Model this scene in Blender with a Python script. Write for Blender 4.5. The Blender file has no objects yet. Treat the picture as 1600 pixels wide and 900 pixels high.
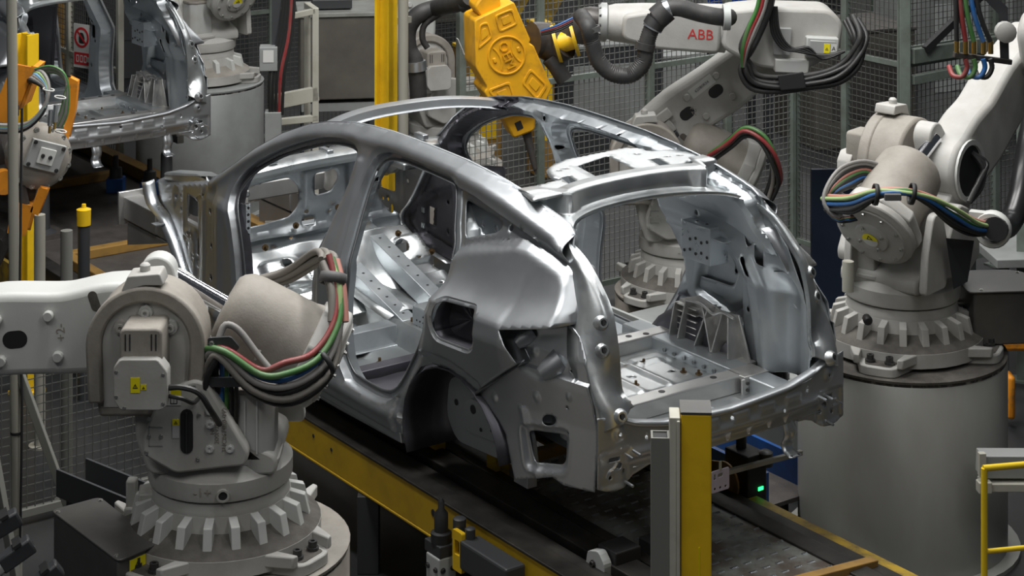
import bpy, bmesh, math, random
import numpy as np
from mathutils import Vector, Matrix, geometry
random.seed(7)
S = bpy.context.scene
C = S.collection
R = math.radians
# ------------------------------------------------------------------ camera
F, HC, YH = 3076.0, 4.128, -500.0          # focal length in px of a 1600 px frame, eye height, horizon row
cam = bpy.data.objects.new('camera', bpy.data.cameras.new('camera'))
C.objects.link(cam); S.camera = cam
cam.location = (0, 0, HC); cam.rotation_euler = (R(90), 0, 0)
cam.data.sensor_width = 36; cam.data.lens = F/1600*36
cam.data.shift_y = (YH-450)/1600           # level camera with a falling front: verticals stay upright
cam.data.clip_end = 200
# ------------------------------------------------------------------ world, lamps, exposure
w = bpy.data.worlds.new('hall'); S.world = w; w.use_nodes = True
w.node_tree.nodes['Background'].inputs[0].default_value = (.80, .90, 1, 1)
w.node_tree.nodes['Background'].inputs[1].default_value = .028
S.view_settings.view_transform = 'Standard'; S.view_settings.look = 'None'
S.view_settings.gamma = 1; S.view_settings.exposure = 0.40
S.view_settings.use_curve_mapping = False
def hall_lamp(x, y, z, sx, sy, rz, power, col=(1, .99, .97), aim=None):
    d = bpy.data.lights.new('hall_lamp', 'AREA'); d.shape = 'RECTANGLE'
    d.size, d.size_y, d.energy, d.color = sx, sy, power, col
    o = bpy.data.objects.new('hall_lamp', d); C.objects.link(o); o.location = (x, y, z)
    if aim is None: o.rotation_euler = (0, 0, rz)
    else:
        v = Vector(aim)-Vector((x, y, z)); o.rotation_euler = v.to_track_quat('-Z', 'Y').to_euler()
    return o
ANG = math.atan2(.8133, -.5818)            # direction of the line in plan
# rows of strip lamps under the hall roof, parallel with the line
for (x, y, p) in ((.55, 9.9, 280), (-1.9, 8.6, 190), (3.3, 12.2, 75), (1.8, 16.5, 45), (2.6, 3.2, 75), (-3.0, 2.6, 80),
                  (.2, 21.5, 110), (4.2, 21.5, 110), (-3.0, 26.5, 30), (2.0, 26.5, 120)):
    hall_lamp(x, y, 6.8, 5.0, .55, ANG, p)
# ------------------------------------------------------------------ pixel -> place helpers
LX, LY, FX, FY = .8133, .5818, -.5818, .8133   # lateral (to the car's right) and forward directions in plan
OX, OY = .90046, 8.28476                        # middle of the car's rear panel in plan
def W(u, v, z): return Vector((OX+u*FX+v*LX, OY+u*FY+v*LY, z))
def at(px, py, Y): return Vector(((px-800)/F*Y, Y, HC-(py-YH)/F*Y))
def cp(px, py, u=None, v=None, z=None):
    a = (px-800)/F; b = (py-YH)/F
    if z is not None: Y = (HC-z)/b
    elif v is not None: Y = (v+OX*LX+OY*LY)/(a*LX+LY)
    else: Y = (u+OX*FX+OY*FY)/(a*FX+FY)
    X = a*Y
    return ((X-OX)*FX+(Y-OY)*FY, (X-OX)*LX+(Y-OY)*LY, HC-b*Y)
# ------------------------------------------------------------------ materials
MATS = {}
def mat(name, c, rough=.5, metal=0.0, c2=None, nscale=6.0, lo=.4, hi=.7, bump=0.0, bscale=60.0, rvar=0.0, emit=None, stretch=None, detail=6.0, spec=.5):
    m = bpy.data.materials.new(name); m.use_nodes = True; MATS[name] = m
    nt = m.node_tree; N = nt.nodes; Lk = nt.links; b = N['Principled BSDF']
    b.inputs['Base Color'].default_value = (*c, 1); b.inputs['Roughness'].default_value = rough
    b.inputs['Metallic'].default_value = metal; b.inputs['Specular IOR Level'].default_value = spec
    if emit:
        b.inputs['Emission Color'].default_value = (*c, 1); b.inputs['Emission Strength'].default_value = emit
    if c2 or bump or rvar:
        tc = N.new('ShaderNodeTexCoord'); src = tc.outputs['Object']
        if stretch:
            mp = N.new('ShaderNodeMapping'); mp.inputs['Scale'].default_value = stretch
            Lk.new(src, mp.inputs[0]); src = mp.outputs[0]
        n = N.new('ShaderNodeTexNoise'); n.inputs['Scale'].default_value = nscale; n.inputs['Detail'].default_value = detail
        n.inputs['Roughness'].default_value = .62
        Lk.new(src, n.inputs['Vector'])
        if c2:
            r = N.new('ShaderNodeValToRGB'); e = r.color_ramp.elements
            e[0].position, e[1].position = lo, hi
            e[0].color, e[1].color = (*c, 1), (*c2, 1)
            Lk.new(n.outputs['Fac'], r.inputs[0]); Lk.new(r.outputs[0], b.inputs['Base Color'])
        if rvar:
            mr = N.new('ShaderNodeMapRange'); mr.inputs['From Min'].default_value = .3; mr.inputs['From Max'].default_value = .7
            mr.inputs['To Min'].default_value = max(.03, rough-rvar); mr.inputs['To Max'].default_value = min(1, rough+rvar)
            Lk.new(n.outputs['Fac'], mr.inputs[0]); Lk.new(mr.outputs[0], b.inputs['Roughness'])
        if bump:
            n2 = N.new('ShaderNodeTexNoise'); n2.inputs['Scale'].default_value = bscale; n2.inputs['Detail'].default_value = 4
            Lk.new(src, n2.inputs['Vector'])
            bp = N.new('ShaderNodeBump'); bp.inputs['Strength'].default_value = bump; bp.inputs['Distance'].default_value = .01
            Lk.new(n2.outputs['Fac'], bp.inputs['Height']); Lk.new(bp.outputs[0], b.inputs['Normal'])
    return m
mat('steel', (.49, .51, .53), .38, .86, c2=(.56, .58, .60), nscale=2.5, rvar=.05)
mat('steel_inner', (.43, .465, .49), .42, .82, c2=(.52, .545, .56), nscale=5, rvar=.07, bump=.05, bscale=25)
mat('steel_floor', (.53, .555, .565), .34, .88, c2=(.60, .62, .625), nscale=7, rvar=.08, bump=.10, bscale=14)
mat('aluminium', (.55, .55, .545), .38, .85, c2=(.63, .625, .615), nscale=4, rvar=.05)
mat('cast_alu', (.50, .50, .49), .45, .9, c2=(.62, .61, .59), nscale=14, rvar=.1, bump=.15, bscale=50)
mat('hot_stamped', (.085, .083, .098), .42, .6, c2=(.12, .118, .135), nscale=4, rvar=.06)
mat('steel_dark', (.22, .23, .24), .42, .85, c2=(.28, .29, .30), nscale=4)
mat('zinc', (.60, .63, .655), .32, .9, rvar=.08, nscale=10)
mat('robot_paint', (.47, .465, .44), .48, 0, c2=(.38, .365, .335), nscale=5, lo=.42, hi=.75, bump=.06, bscale=90)
mat('robot_dusty', (.33, .305, .27), .62, 0, c2=(.23, .21, .18), nscale=7, lo=.35, hi=.72, bump=.10, bscale=120)
mat('robot_paint_lit', (.58, .59, .57), .42, 0, c2=(.55, .555, .53), nscale=3, bump=.04, bscale=120)  # robot paint again, with the brightness of lit arms put into the colour
mat('motor_grey', (.46, .47, .455), .5, .0, c2=(.40, .37, .33), nscale=4, lo=.45, hi=.7)
mat('pedestal_paint', (.36, .365, .345), .42, .12, c2=(.29, .285, .26), nscale=2.2, lo=.4, hi=.75, stretch=(1, 1, .35), bump=.03)
mat('rim_dirt', (.035, .033, .03), .8, 0, c2=(.22, .21, .19), nscale=22, lo=.5, hi=.62)
mat('dirt_dark', (.075, .068, .06), .75, 0, c2=(.13, .12, .105), nscale=12, bump=.2, bscale=140)
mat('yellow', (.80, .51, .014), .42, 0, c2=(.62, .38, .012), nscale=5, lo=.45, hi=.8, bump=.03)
mat('yellow_beam_shaded', (.46, .29, .012), .5, 0, c2=(.30, .19, .015), nscale=4, lo=.42, hi=.75); mat('yellow_worn', (.40, .26, .02), .6, .0, c2=(.10, .075, .035), nscale=9, lo=.42, hi=.68, bump=.08)  # near conveyor beam: yellow darkened, its shade is put into the colour
mat('gun_yellow', (.80, .40, .008), .48, 0, c2=(.42, .19, .015), nscale=9, lo=.5, hi=.78, bump=.12, bscale=30)
mat('gun_orange', (.74, .27, .015), .5, 0, c2=(.25, .12, .04), nscale=8, lo=.52, hi=.7, bump=.06)
mat('rail_bright', (.78, .55, .02), .4, 0)
mat('black', (.02, .02, .021), .55, 0)
mat('hose', (.035, .035, .036), .55, 0, c2=(.06, .058, .055), nscale=18)
mat('hose_grey', (.10, .10, .10), .6, 0)
mat('rubber_gloss', (.018, .018, .019), .3, 0)
mat('dark_casting', (.05, .046, .044), .42, .25, c2=(.085, .075, .068), nscale=8, bump=.05)
mat('rail_black', (.022, .021, .02), .5, .5, c2=(.055, .05, .044), nscale=6, stretch=(1, 1, 1))
mat('chrome', (.86, .86, .9), .1, 1)
mat('bolt', (.10, .10, .10), .45, .8)
mat('bolt_bright', (.6, .6, .58), .35, .9)
mat('brass', (.72, .48, .14), .3, .95)
mat('stud_brown', (.13, .085, .04), .45, .8)
mat('cable_red', (.26, .028, .03), .42, c2=(.22, .08, .07), nscale=9); mat('cable_green', (.055, .19, .045), .42, c2=(.12, .20, .09), nscale=9); mat('cable_blue', (.02, .12, .36), .4, c2=(.08, .16, .30), nscale=9)
mat('cable_grey', (.24, .23, .22), .5); mat('cable_dusty', (.20, .185, .165), .6); mat('cable_black', (.022, .022, .022), .45)
mat('cable_palegreen', (.30, .42, .18), .5); mat('cable_palered', (.45, .20, .16), .5); mat('cable_paleblue', (.20, .38, .55), .45)
mat('label_yellow', (.85, .74, .01), .5); mat('label_white', (.62, .62, .60), .5); mat('ink', (.02, .02, .02), .6)
mat('ink_grey', (.28, .28, .28), .6); mat('sign_red', (.55, .02, .025), .5); mat('logo_red', (.55, .04, .04), .5)
mat('plate_grey', (.42, .43, .42), .5, .3)
mat('cream', (.50, .49, .42), .5, 0, c2=(.38, .36, .30), nscale=6, lo=.5, hi=.8)
mat('fence_post', (.19, .225, .20), .5, .1, c2=(.13, .145, .12), nscale=7)
mat('fence_wire', (.11, .115, .105), .5, .2); mat('fence_wire_mid', (.20, .205, .19), .5, .2); mat('fence_wire_pale', (.46, .47, .45), .5, .2)
mat('floor', (.010, .011, .013), .55, 0, c2=(.026, .026, .026), nscale=1.4, bump=.03)
mat('wall_far', (.10, .105, .10), .8, 0, c2=(.16, .165, .155), nscale=.7)
mat('cabinet', (.105, .097, .085), .5, .2, c2=(.15, .14, .12), nscale=3)
mat('cabinet_top', (.30, .31, .29), .55, .1, c2=(.22, .22, .2), nscale=6)
mat('box_grey', (.115, .113, .11), .42, .5, c2=(.15, .145, .135), nscale=5)
mat('steel_plate', (.15, .12, .10), .42, .6, c2=(.34, .37, .35), nscale=2.6, lo=.45, hi=.6)
mat('deck_plate', (.075, .068, .064), .55, .4, c2=(.11, .10, .092), nscale=8, bump=.25, bscale=160)
mat('wood_bar', (.30, .17, .04), .55, 0, c2=(.16, .10, .04), nscale=10, lo=.45, hi=.75)
mat('blue', (.015, .09, .32), .45, 0, c2=(.02, .06, .18), nscale=6); mat('blue_bin', (.005, .06, .42), .4); mat('navy', (.012, .022, .045), .5)
mat('pipe_grey', (.22, .22, .20), .5, .2); mat('pipe_cream', (.34, .33, .28), .5, .1)
mat('charcoal', (.05, .052, .056), .5, .2); mat('grey_paint', (.30, .315, .31), .5, .1, c2=(.24, .25, .24), nscale=4)
mat('pale_panel', (.45, .47, .46), .5, .1); mat('led_green', (.02, .9, .15), .4, emit=3.0); mat('copper', (.55, .26, .14), .35, .9)
mat('tag_lilac', (.55, .5, .62), .4, .5)
# ------------------------------------------------------------------ objects
def tag(o, label=None, cat=None, group=None, kind=None):
    for k, x in (('label', label), ('category', cat), ('group', group), ('kind', kind)):
        if x: o[k] = x
    return o
def empty(name, loc, rz=0.0, **kw):
    o = bpy.data.objects.new(name, None); C.objects.link(o); o.location = loc; o.rotation_euler = (0, 0, rz)
    o.empty_display_size = .1
    return tag(o, **kw)
def link(name, me, m, parent=None, smooth=30, **kw):
    if m is not None: me.materials.append(MATS[m])
    if smooth:
        me.shade_smooth(); me.set_sharp_from_angle(angle=R(smooth))
    o = bpy.data.objects.new(name, me); C.objects.link(o)
    if parent is not None: o.parent = parent
    return tag(o, **kw)
def copy_tree(o, parent=None):
    c = o.copy(); C.objects.link(c); c.parent = parent
    for ch in list(o.children): copy_tree(ch, c)
    return c
def frame(o, x, up=(0, 0, 1)):
    """matrix with origin o, X axis along x and Z as near up as can be"""
    x = Vector(x).normalized(); up = Vector(up)
    y = up.cross(x)
    if y.length < 1e-5: y = Vector((0, 1, 0)).cross(x)
    y.normalize(); z = x.cross(y)
    m = Matrix((x, y, z)).transposed().to_4x4(); m.translation = Vector(o); return m
ID = Matrix.Identity(4)
def T(x, y, z): return Matrix.Translation((x, y, z))
def RX(a): return Matrix.Rotation(R(a), 4, 'X')
def RY(a): return Matrix.Rotation(R(a), 4, 'Y')
def RZ(a): return Matrix.Rotation(R(a), 4, 'Z')
class MB:
    def __init__(s, M=None): s.v = []; s.f = []; s.M = M or ID
    def add(s, vs, fs, M=None):
        b = len(s.v); M = s.M @ M if M is not None else s.M
        s.v += [tuple(M @ Vector(p)) for p in vs]; s.f += [tuple(i+b for i in f) for f in fs]; return s
    def box(s, c, d, M=None):
        x, y, z = c; a, b, e = d[0]/2, d[1]/2, d[2]/2
        vs = [(x+i*a, y+j*b, z+k*e) for i in (-1, 1) for j in (-1, 1) for k in (-1, 1)]
        return s.add(vs, [(0, 1, 3, 2), (4, 6, 7, 5), (0, 4, 5, 1), (2, 3, 7, 6), (0, 2, 6, 4), (1, 5, 7, 3)], M)
    def bar(s, p, q, wd, ht, up=(0, 0, 1)):
        p, q = Vector(p), Vector(q); l = (q-p).length
        return s.box((l/2, 0, 0), (l, wd, ht), frame(p, q-p, up))
    def prism(s, poly, h0, h1, M=None, holes=()):
        """poly in local XY, extruded along local Z from h0 to h1"""
        if not holes:
            n = len(poly)
            vs = [(x, y, h0) for x, y in poly]+[(x, y, h1) for x, y in poly]
            area = sum(poly[i][0]*poly[(i+1) % n][1]-poly[(i+1) % n][0]*poly[i][1] for i in range(n))
            fs = [tuple(range(n))[::-1], tuple(range(n, 2*n))]+[(i, (i+1) % n, (i+1) % n+n, i+n) for i in range(n)]
            if area < 0: fs = [f[::-1] for f in fs]
            return s.add(vs, fs, M)
        loops = [list(poly)]+[list(h) for h in holes]
        flat = [p for l in loops for p in l]; n = len(flat); ed = []; b = 0
        for l in loops: ed += [(b+i, b+(i+1) % len(l)) for i in range(len(l))]; b += len(l)
        vc, ec, fc, *_ = geometry.delaunay_2d_cdt([Vector(p) for p in flat], ed, [], 0, 1e-6)
        fc = cut(fc, np.array([(p[0], p[1]) for p in vc]), poly, holes)
        m = len(vc); vs = [(p[0], p[1], h0) for p in vc]+[(p[0], p[1], h1) for p in vc]
        fs = [tuple(f)[::-1] for f in fc]+[tuple(i+m for i in f) for f in fc]
        cnt = {}
        for f in fc:
            for i in range(len(f)): cnt[(f[i], f[(i+1) % len(f)])] = 1
        fs += [(a, b2, b2+m, a+m) for (a, b2) in cnt if (b2, a) not in cnt]
        return s.add(vs, fs, M)
    def lathe(s, prof, n=24, M=None, a0=0, a1=360, cap=True):
        """prof: list of (r, z) turned about local Z"""
        full = abs(a1-a0) >= 359.9; k = n if full else n+1
        vs = [(r*math.cos(R(a0+(a1-a0)*j/n)), r*math.sin(R(a0+(a1-a0)*j/n)), z) for r, z in prof for j in range(k)]
        fs = []
        for i in range(len(prof)-1):
            for j in range(n if full else n):
                j2 = (j+1) % k if full else j+1
                fs.append((i*k+j, i*k+j2, (i+1)*k+j2, (i+1)*k+j))
        if cap and full:
            if prof[0][0] > 1e-4: fs.append(tuple(range(k))[::-1])
            if prof[-1][0] > 1e-4: fs.append(tuple((len(prof)-1)*k+j for j in range(k)))
        return s.add(vs, fs, M)
    def cyl(s, p, q, r, n=16, r2=None):
        p, q = Vector(p), Vector(q); l = (q-p).length
        M = frame(p, q-p)@RY(90)
        return s.lathe([(r, 0), (r if r2 is None else r2, l)], n, M)
    def tube(s, pts, r, n=8, smooth=4, M=None):
        P = [Vector(p) for p in pts]
        if smooth and len(P) > 2: P = spline(P, smooth)
        up = Vector((0, 0, 1)); prev = None; vs = []; fs = []
        for i, p in enumerate(P):
            t = (P[min(i+1, len(P)-1)]-P[max(i-1, 0)]).normalized()
            if prev is None: a = t.cross(up if abs(t.z) < .95 else Vector((1, 0, 0))).normalized()
            else: a = (prev-t*prev.dot(t)).normalized()
            prev = a; b = t.cross(a); rr = r[min(len(r)-1, int(i*len(r)/len(P)))] if isinstance(r, (list, tuple)) else r
            vs += [p+a*rr*math.cos(2*math.pi*j/n)+b*rr*math.sin(2*math.pi*j/n) for j in range(n)]
        k = len(P)
        for i in range(k-1):
            for j in range(n): fs.append((i*n+j, i*n+(j+1) % n, (i+1)*n+(j+1) % n, (i+1)*n+j))
        fs += [tuple(range(n))[::-1], tuple((k-1)*n+j for j in range(n))]
        return s.add(vs, fs, M)
    def grid(s, rows, M=None):
        n = len(rows[0]); vs = [p for r in rows for p in r]
        fs = [(i*n+j, i*n+j+1, (i+1)*n+j+1, (i+1)*n+j) for i in range(len(rows)-1) for j in range(n-1)]
        return s.add(vs, fs, M)
    def build(s, name, m, parent=None, smooth=30, bevel=0, seg=2, solid=0, offset=0, **kw):
        me = bpy.data.meshes.new(name); me.from_pydata([tuple(p) for p in s.v], [], s.f); me.update()
        o = link(name, me, m, parent, smooth, **kw)
        if solid:
            q = o.modifiers.new('thickness', 'SOLIDIFY'); q.thickness = solid; q.offset = offset
        if bevel:
            b = o.modifiers.new('bevel', 'BEVEL'); b.width = bevel; b.segments = seg; b.limit_method = 'ANGLE'; b.angle_limit = R(40)
        return o
def spline(P, k=4):
    P = [Vector(p) for p in P]; out = []
    for i in range(len(P)-1):
        p0, p1, p2, p3 = P[max(i-1, 0)], P[i], P[i+1], P[min(i+2, len(P)-1)]
        for j in range(k):
            t = j/k
            out.append(.5*((2*p1)+(p2-p0)*t+(2*p0-5*p1+4*p2-p3)*t*t+(3*p1-p0-3*p2+p3)*t**3))
    return out+[P[-1]]
def spl2(pts, k=4): return [(p.x, p.y) for p in spline([Vector((a, b, 0)) for a, b in pts], k)]
def ring(cx, cy, r, n=10, ry=None, a=0): return [(cx+r*math.cos(2*math.pi*i/n+a), cy+(ry or r)*math.sin(2*math.pi*i/n+a)) for i in range(n)]
def rrect(cx, cy, hx, hy, r, n=3, ang=0):
    o = []
    for sx, sy, a in ((1, 1, 0), (-1, 1, 90), (-1, -1, 180), (1, -1, 270)):
        for i in range(n+1):
            t = R(a+90*i/n); o.append((sx*(hx-r)+r*math.cos(t), sy*(hy-r)+r*math.sin(t)))
    c, s = math.cos(R(ang)), math.sin(R(ang))
    return [(cx+x*c-y*s, cy+x*s+y*c) for x, y in o]
def rpoly(poly, r, n=4):
    """round the corners of a polygon"""
    o = []; k = len(poly)
    for i in range(k):
        p = Vector(poly[i]); a = Vector(poly[i-1])-p; b = Vector(poly[(i+1) % k])-p
        d = min(r, a.length*.45, b.length*.45); p0 = p+a.normalized()*d; p1 = p+b.normalized()*d
        for j in range(n+1):
            t = j/n; q = p0*(1-t)**2+p*2*t*(1-t)+p1*t*t; o.append((q.x, q.y))
    return o
# ------------------------------------------------------------------ pressed sheet metal: outline + holes, meshed and lifted to 3-D
def dist_loop(P, loop, closed=True):
    L_ = np.array(loop, float); A = L_ if closed else L_[:-1]; B = np.roll(L_, -1, 0) if closed else L_[1:]
    best = np.full(len(P), 1e9)
    for a, b in zip(A, B):
        d = b-a; q = max((d*d).sum(), 1e-12); t = np.clip(((P-a)@d)/q, 0, 1)
        e = P-a-t[:, None]*d; best = np.minimum(best, (e*e).sum(1))
    return np.sqrt(best)
def inside(P, loop):
    L_ = np.array(loop, float); B = np.roll(L_, -1, 0); r = np.zeros(len(P), bool)
    for (x0, y0), (x1, y1) in zip(L_, B):
        if y0 == y1: continue
        c = ((y0 > P[:, 1]) != (y1 > P[:, 1])) & (P[:, 0] < (x1-x0)*(P[:, 1]-y0)/(y1-y0)+x0); r ^= c
    return r
def sm(x, a, b):
    t = np.clip((x-a)/(b-a), 0, 1); return t*t*(3-2*t)
def sd(P, loop):
    d = dist_loop(P, loop); return np.where(inside(P, loop), -d, d)
def pad(P, loop, h, soft=.012):
    """pressed pad or pocket of height h with a soft edge"""
    return h*(1-sm(sd(P, loop), -soft, soft))
def ridge(P, a, b, wd, h): return h*np.exp(-(dist_loop(P, [a, b], False)/wd)**2)
def cut(fc, P, outer, holes):
    fa = np.array([tuple(f) for f in fc]); c = P[fa].mean(1); k = inside(c, outer)
    for h in holes: k &= ~inside(c, h)
    return [tuple(int(i) for i in f) for f in fa[k]]
def dense(loop, step):
    o = []; n = len(loop)
    for i in range(n):
        a = Vector(loop[i]); b = Vector(loop[(i+1) % n]); k = max(1, int((b-a).length/step))
        o += [tuple(a+(b-a)*j/k) for j in range(k)]
    return o
def off(loop, d):
    """loop moved outwards by d"""
    n = len(loop); o = []; ar = sum(loop[i][0]*loop[(i+1) % n][1]-loop[(i+1) % n][0]*loop[i][1] for i in range(n)); sg = 1 if ar > 0 else -1
    for i in range(n):
        t = Vector(loop[(i+1) % n])-Vector(loop[i-1]); t = t.normalized() if t.length > 1e-9 else Vector((1, 0)); o.append((loop[i][0]+sg*t.y*d, loop[i][1]-sg*t.x*d))
    return o
def sheet(name, outer, holes, fn, step, m, parent, thick=.004, split=None, smooth=40, lines=(), **kw):
    outer = dense(outer, step); hs = [dense(h, step) for h in holes]
    lo = np.min(outer, 0); hi = np.max(outer, 0)
    g = np.stack(np.meshgrid(np.arange(lo[0], hi[0], step), np.arange(lo[1], hi[1], step)), -1)
    g[1::2, :, 0] += step/2; g = g.reshape(-1, 2)
    k = inside(g, outer)
    for h in hs: k &= ~inside(g, h)
    g = g[k]; d = dist_loop(g, outer)
    for h in hs: d = np.minimum(d, dist_loop(g, h))
    lines = [(dense(l, step) if c else dense(l, step)[:-max(1, int((Vector(l[-1])-Vector(l[0])).length/step))]+[l[-1]], c) for l, c in lines]
    for l, c in lines: d = np.minimum(d, dist_loop(g, l, c)*1.3)
    g = g[d > step*.45]
    pts = list(outer); ed = [(i, (i+1) % len(outer)) for i in range(len(outer))]
    for h in hs:
        b = len(pts); pts += h; ed += [(b+i, b+(i+1) % len(h)) for i in range(len(h))]
    for l, c in lines:
        b = len(pts); pts += l; ed += [(b+i, b+(i+1) % len(l)) for i in range(len(l) if c else len(l)-1)]
    pts += [tuple(q) for q in g]
    vc, ec, fc, *_ = geometry.delaunay_2d_cdt([Vector(p) for p in pts], ed, [], 0, 1e-6)
    P = np.array([(p[0], p[1]) for p in vc]); Q = fn(P); out = []; fc = cut(fc, P, outer, hs)
    groups = [(fc, m, name)] if split is None else [
        ([f for f in fc if not split(*P[list(f)].mean(0))], m, name), ([f for f in fc if split(*P[list(f)].mean(0))], kw.pop('m2'), kw.pop('name2'))]
    for fs, mm, nm in groups:
        used = sorted({i for f in fs for i in f}); mp = {j: i for i, j in enumerate(used)}
        me = bpy.data.meshes.new(nm); me.from_pydata([tuple(Q[j]) for j in used], [], [[mp[i] for i in f] for f in fs]); me.update()
        o = link(nm, me, mm, parent, smooth, **kw)
        if thick:
            q = o.modifiers.new('thickness', 'SOLIDIFY'); q.thickness = thick; q.offset = 0
        out.append(o)
    return out[0] if split is None else out
def text(name, body, size, M, m, parent, depth=.001, **kw):
    cu = bpy.data.curves.new(name, 'FONT'); cu.body = body; cu.size = size; cu.extrude = depth
    cu.align_x = 'CENTER'; cu.align_y = 'CENTER'; cu.resolution_u = 2
    t = bpy.data.objects.new('tmp', cu); C.objects.link(t)
    me = bpy.data.meshes.new_from_object(t.evaluated_get(bpy.context.evaluated_depsgraph_get()))
    bpy.data.objects.remove(t); me.transform(M)
    return link(name, me, m, parent, 0, **kw)
def bolts(name, spots, r, h, m, parent, n=8):
    """spots: list of matrices, Z is the bolt axis; each bolt an object sharing one mesh"""
    mb = MB(); mb.lathe([(r*1.35, 0), (r*1.35, h*.35), (r, h*.35), (r, h), (r*.5, h), (r*.45, h*.6)], n)
    me = None
    for M in spots:
        if me is None: o = mb.build(name, m, parent, 30); me = o.data
        else:
            o = bpy.data.objects.new(name, me); C.objects.link(o); o.parent = parent
        o.matrix_local = M
def warning_label(M, wd, ht, parent, split=.5, second=True):
    """yellow sticker with a warning triangle over a white field"""
    a = MB(M); a.box((0, 0, .001), (wd, ht, .002)); o = a.build('warning_label', 'label_white' if split < 1 else 'label_yellow', parent, 0)
    if split < 1:
        b = MB(M); b.box((0, ht*(.5-split/2), .002), (wd, ht*split, .002)); b.build('yellow_field', 'label_yellow', o, 0)
    h = ht*split; s = min(h*.72, wd*.5); cx = -wd*.2 if second else 0; cy = ht*(.5-split/2)-h*.05
    tri = [(cx-s*.55, cy-s*.42), (cx+s*.55, cy-s*.42), (cx, cy+s*.52)]
    inn = [(cx+(x-cx)*.68, cy-.03*s+(y-cy+.03*s)*.68) for x, y in tri]
    c = MB(M); c.prism(tri, .003, .004, holes=[inn]); c.box((cx, cy+s*.06, .0035), (s*.09, s*.3, .001)); c.box((cx, cy-s*.2, .0035), (s*.09, s*.08, .001))
    c.build('triangle', 'ink', o, 0)
    if split < 1 and second:
        d = MB(M)
        for i, x in enumerate((-wd*.2, wd*.2)):
            d.prism(rrect(x, -ht*split/2, wd*.15, ht*(1-split)*.34, wd*.03), .002, .003, holes=[rrect(x, -ht*split/2, wd*.12, ht*(1-split)*.26, wd*.02)])
        d.box((-wd*.2, -ht*split/2, .0025), (wd*.05, ht*.2, .001)); d.box((wd*.2, -ht*split/2, .0025), (wd*.015, ht*.26, .001))
        d.build('pictograms', 'ink', o, 0)
    return o
# ================================================================== car body in white (local: x forward, y left, z up)
Z0 = .66
def CL(u, v, z): return (u, -v, z-Z0)
def vs(u, z):
    u = np.asarray(u, float); z = np.asarray(z, float)
    b = .81-.245*np.clip((z-1.36)/.56, 0, 1)
    b = b-.12*np.clip((.95-u)/.95, 0, 1.1)**2-.05*np.clip((u-2.6)/.9, 0, 1)**2
    return b
def sp(px, py, dv=0.0):
    v = -.75
    for _ in range(25):
        u, _v, z = cp(px, py, v=v); v = -(float(vs(u, z))-dv)
    return (u, z)
car = empty('car_body', W(0, 0, Z0), ANG)
tag(car, 'bare silver car body shell on the yellow conveyor in the middle of the picture', 'car body', 'car body shells on the line')
OUT = [(3.30, .66), (3.31, .98), (3.29, 1.23), (3.31, 1.39), (3.27, 1.49), (3.17, 1.55), (2.99, 1.67), (2.78, 1.78), (2.57, 1.86), (2.41, 1.90), (2.17, 1.94),
       (1.99, 1.955), (1.81, 1.963), (1.65, 1.963), (1.47, 1.96), (1.31, 1.955), (1.16, 1.95), (.95, 1.932), (.76, 1.907), (.61, 1.878), (.48, 1.85), (.40, 1.83), (.355, 1.80),
       (.32, 1.69), (.26, 1.65), (.2, 1.54), (.19, 1.49), (.49, 1.42), (.39, 1.30), (.71, 1.09), (.80, 1.115), (.92, 1.13), (1.04, 1.115), (1.14, 1.075), (1.22, .99), (1.27, .89),
       (1.29, .80), (1.29, .73), (1.27, .675), (1.88, .66)]
FD = rpoly([(2.80, .84), (2.84, .97), (2.87, 1.16), (2.93, 1.34), (3.0, 1.44), (2.97, 1.51), (2.88, 1.59), (2.69, 1.69), (2.55, 1.745), (2.35, 1.81), (2.24, 1.83), (2.11, 1.84), (2.03, 1.825),
      (2.0, 1.7), (2.04, 1.56), (2.06, 1.43), (2.12, 1.24), (2.13, 1.1), (2.14, .95), (2.18, .84)], .05, 2)
RD = rpoly([(1.84, 1.80), (1.80, 1.835), (1.74, 1.85), (1.65, 1.857), (1.48, 1.855), (1.32, 1.85), (1.2, 1.845), (1.15, 1.77), (1.10, 1.67), (1.06, 1.62), (1.05, 1.57), (1.02, 1.48), (1.04, 1.41),
      (1.16, 1.2), (1.18, 1.15), (1.25, 1.05), (1.30, .98), (1.36, .91), (1.42, .87), (1.5, .855), (1.62, .855), (1.75, .86), (1.82, .92), (1.84, 1.05), (1.83, 1.17), (1.80, 1.32), (1.82, 1.46), (1.84, 1.6), (1.85, 1.71)], .03, 2)
TRI = rpoly([(1.085, 1.80), (.82, 1.775), (.77, 1.75), (.80, 1.72), (1.0, 1.655)], .03, 3)
FUEL = rpoly([(.97, 1.31), (.955, 1.40), (.91, 1.435), (.69, 1.45), (.665, 1.42), (.66, 1.33), (.7, 1.28), (.94, 1.27)], .03, 3)
RECESS = [(1.25, 1.86), (1.0, 1.84), (.69, 1.79), (.52, 1.757), (.55, 1.735), (.62, 1.735), (.94, 1.65), (1.06, 1.59), (1.15, 1.67)]
SHO = [(1.06, 1.59), (.94, 1.65), (.62, 1.735), (.55, 1.735), (.32, 1.69), (.26, 1.65), (.2, 1.54), (.19, 1.49)]
TOPL = [p for p in OUT[4:23]]; ARCH = OUT[29:39]; TAILE = [(.26, 1.65), (.2, 1.54), (.19, 1.49)]; CREASE = [(1.12, 1.418), (1.05, 1.42), (.52, 1.427), (.49, 1.42), (.19, 1.49)]
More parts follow.
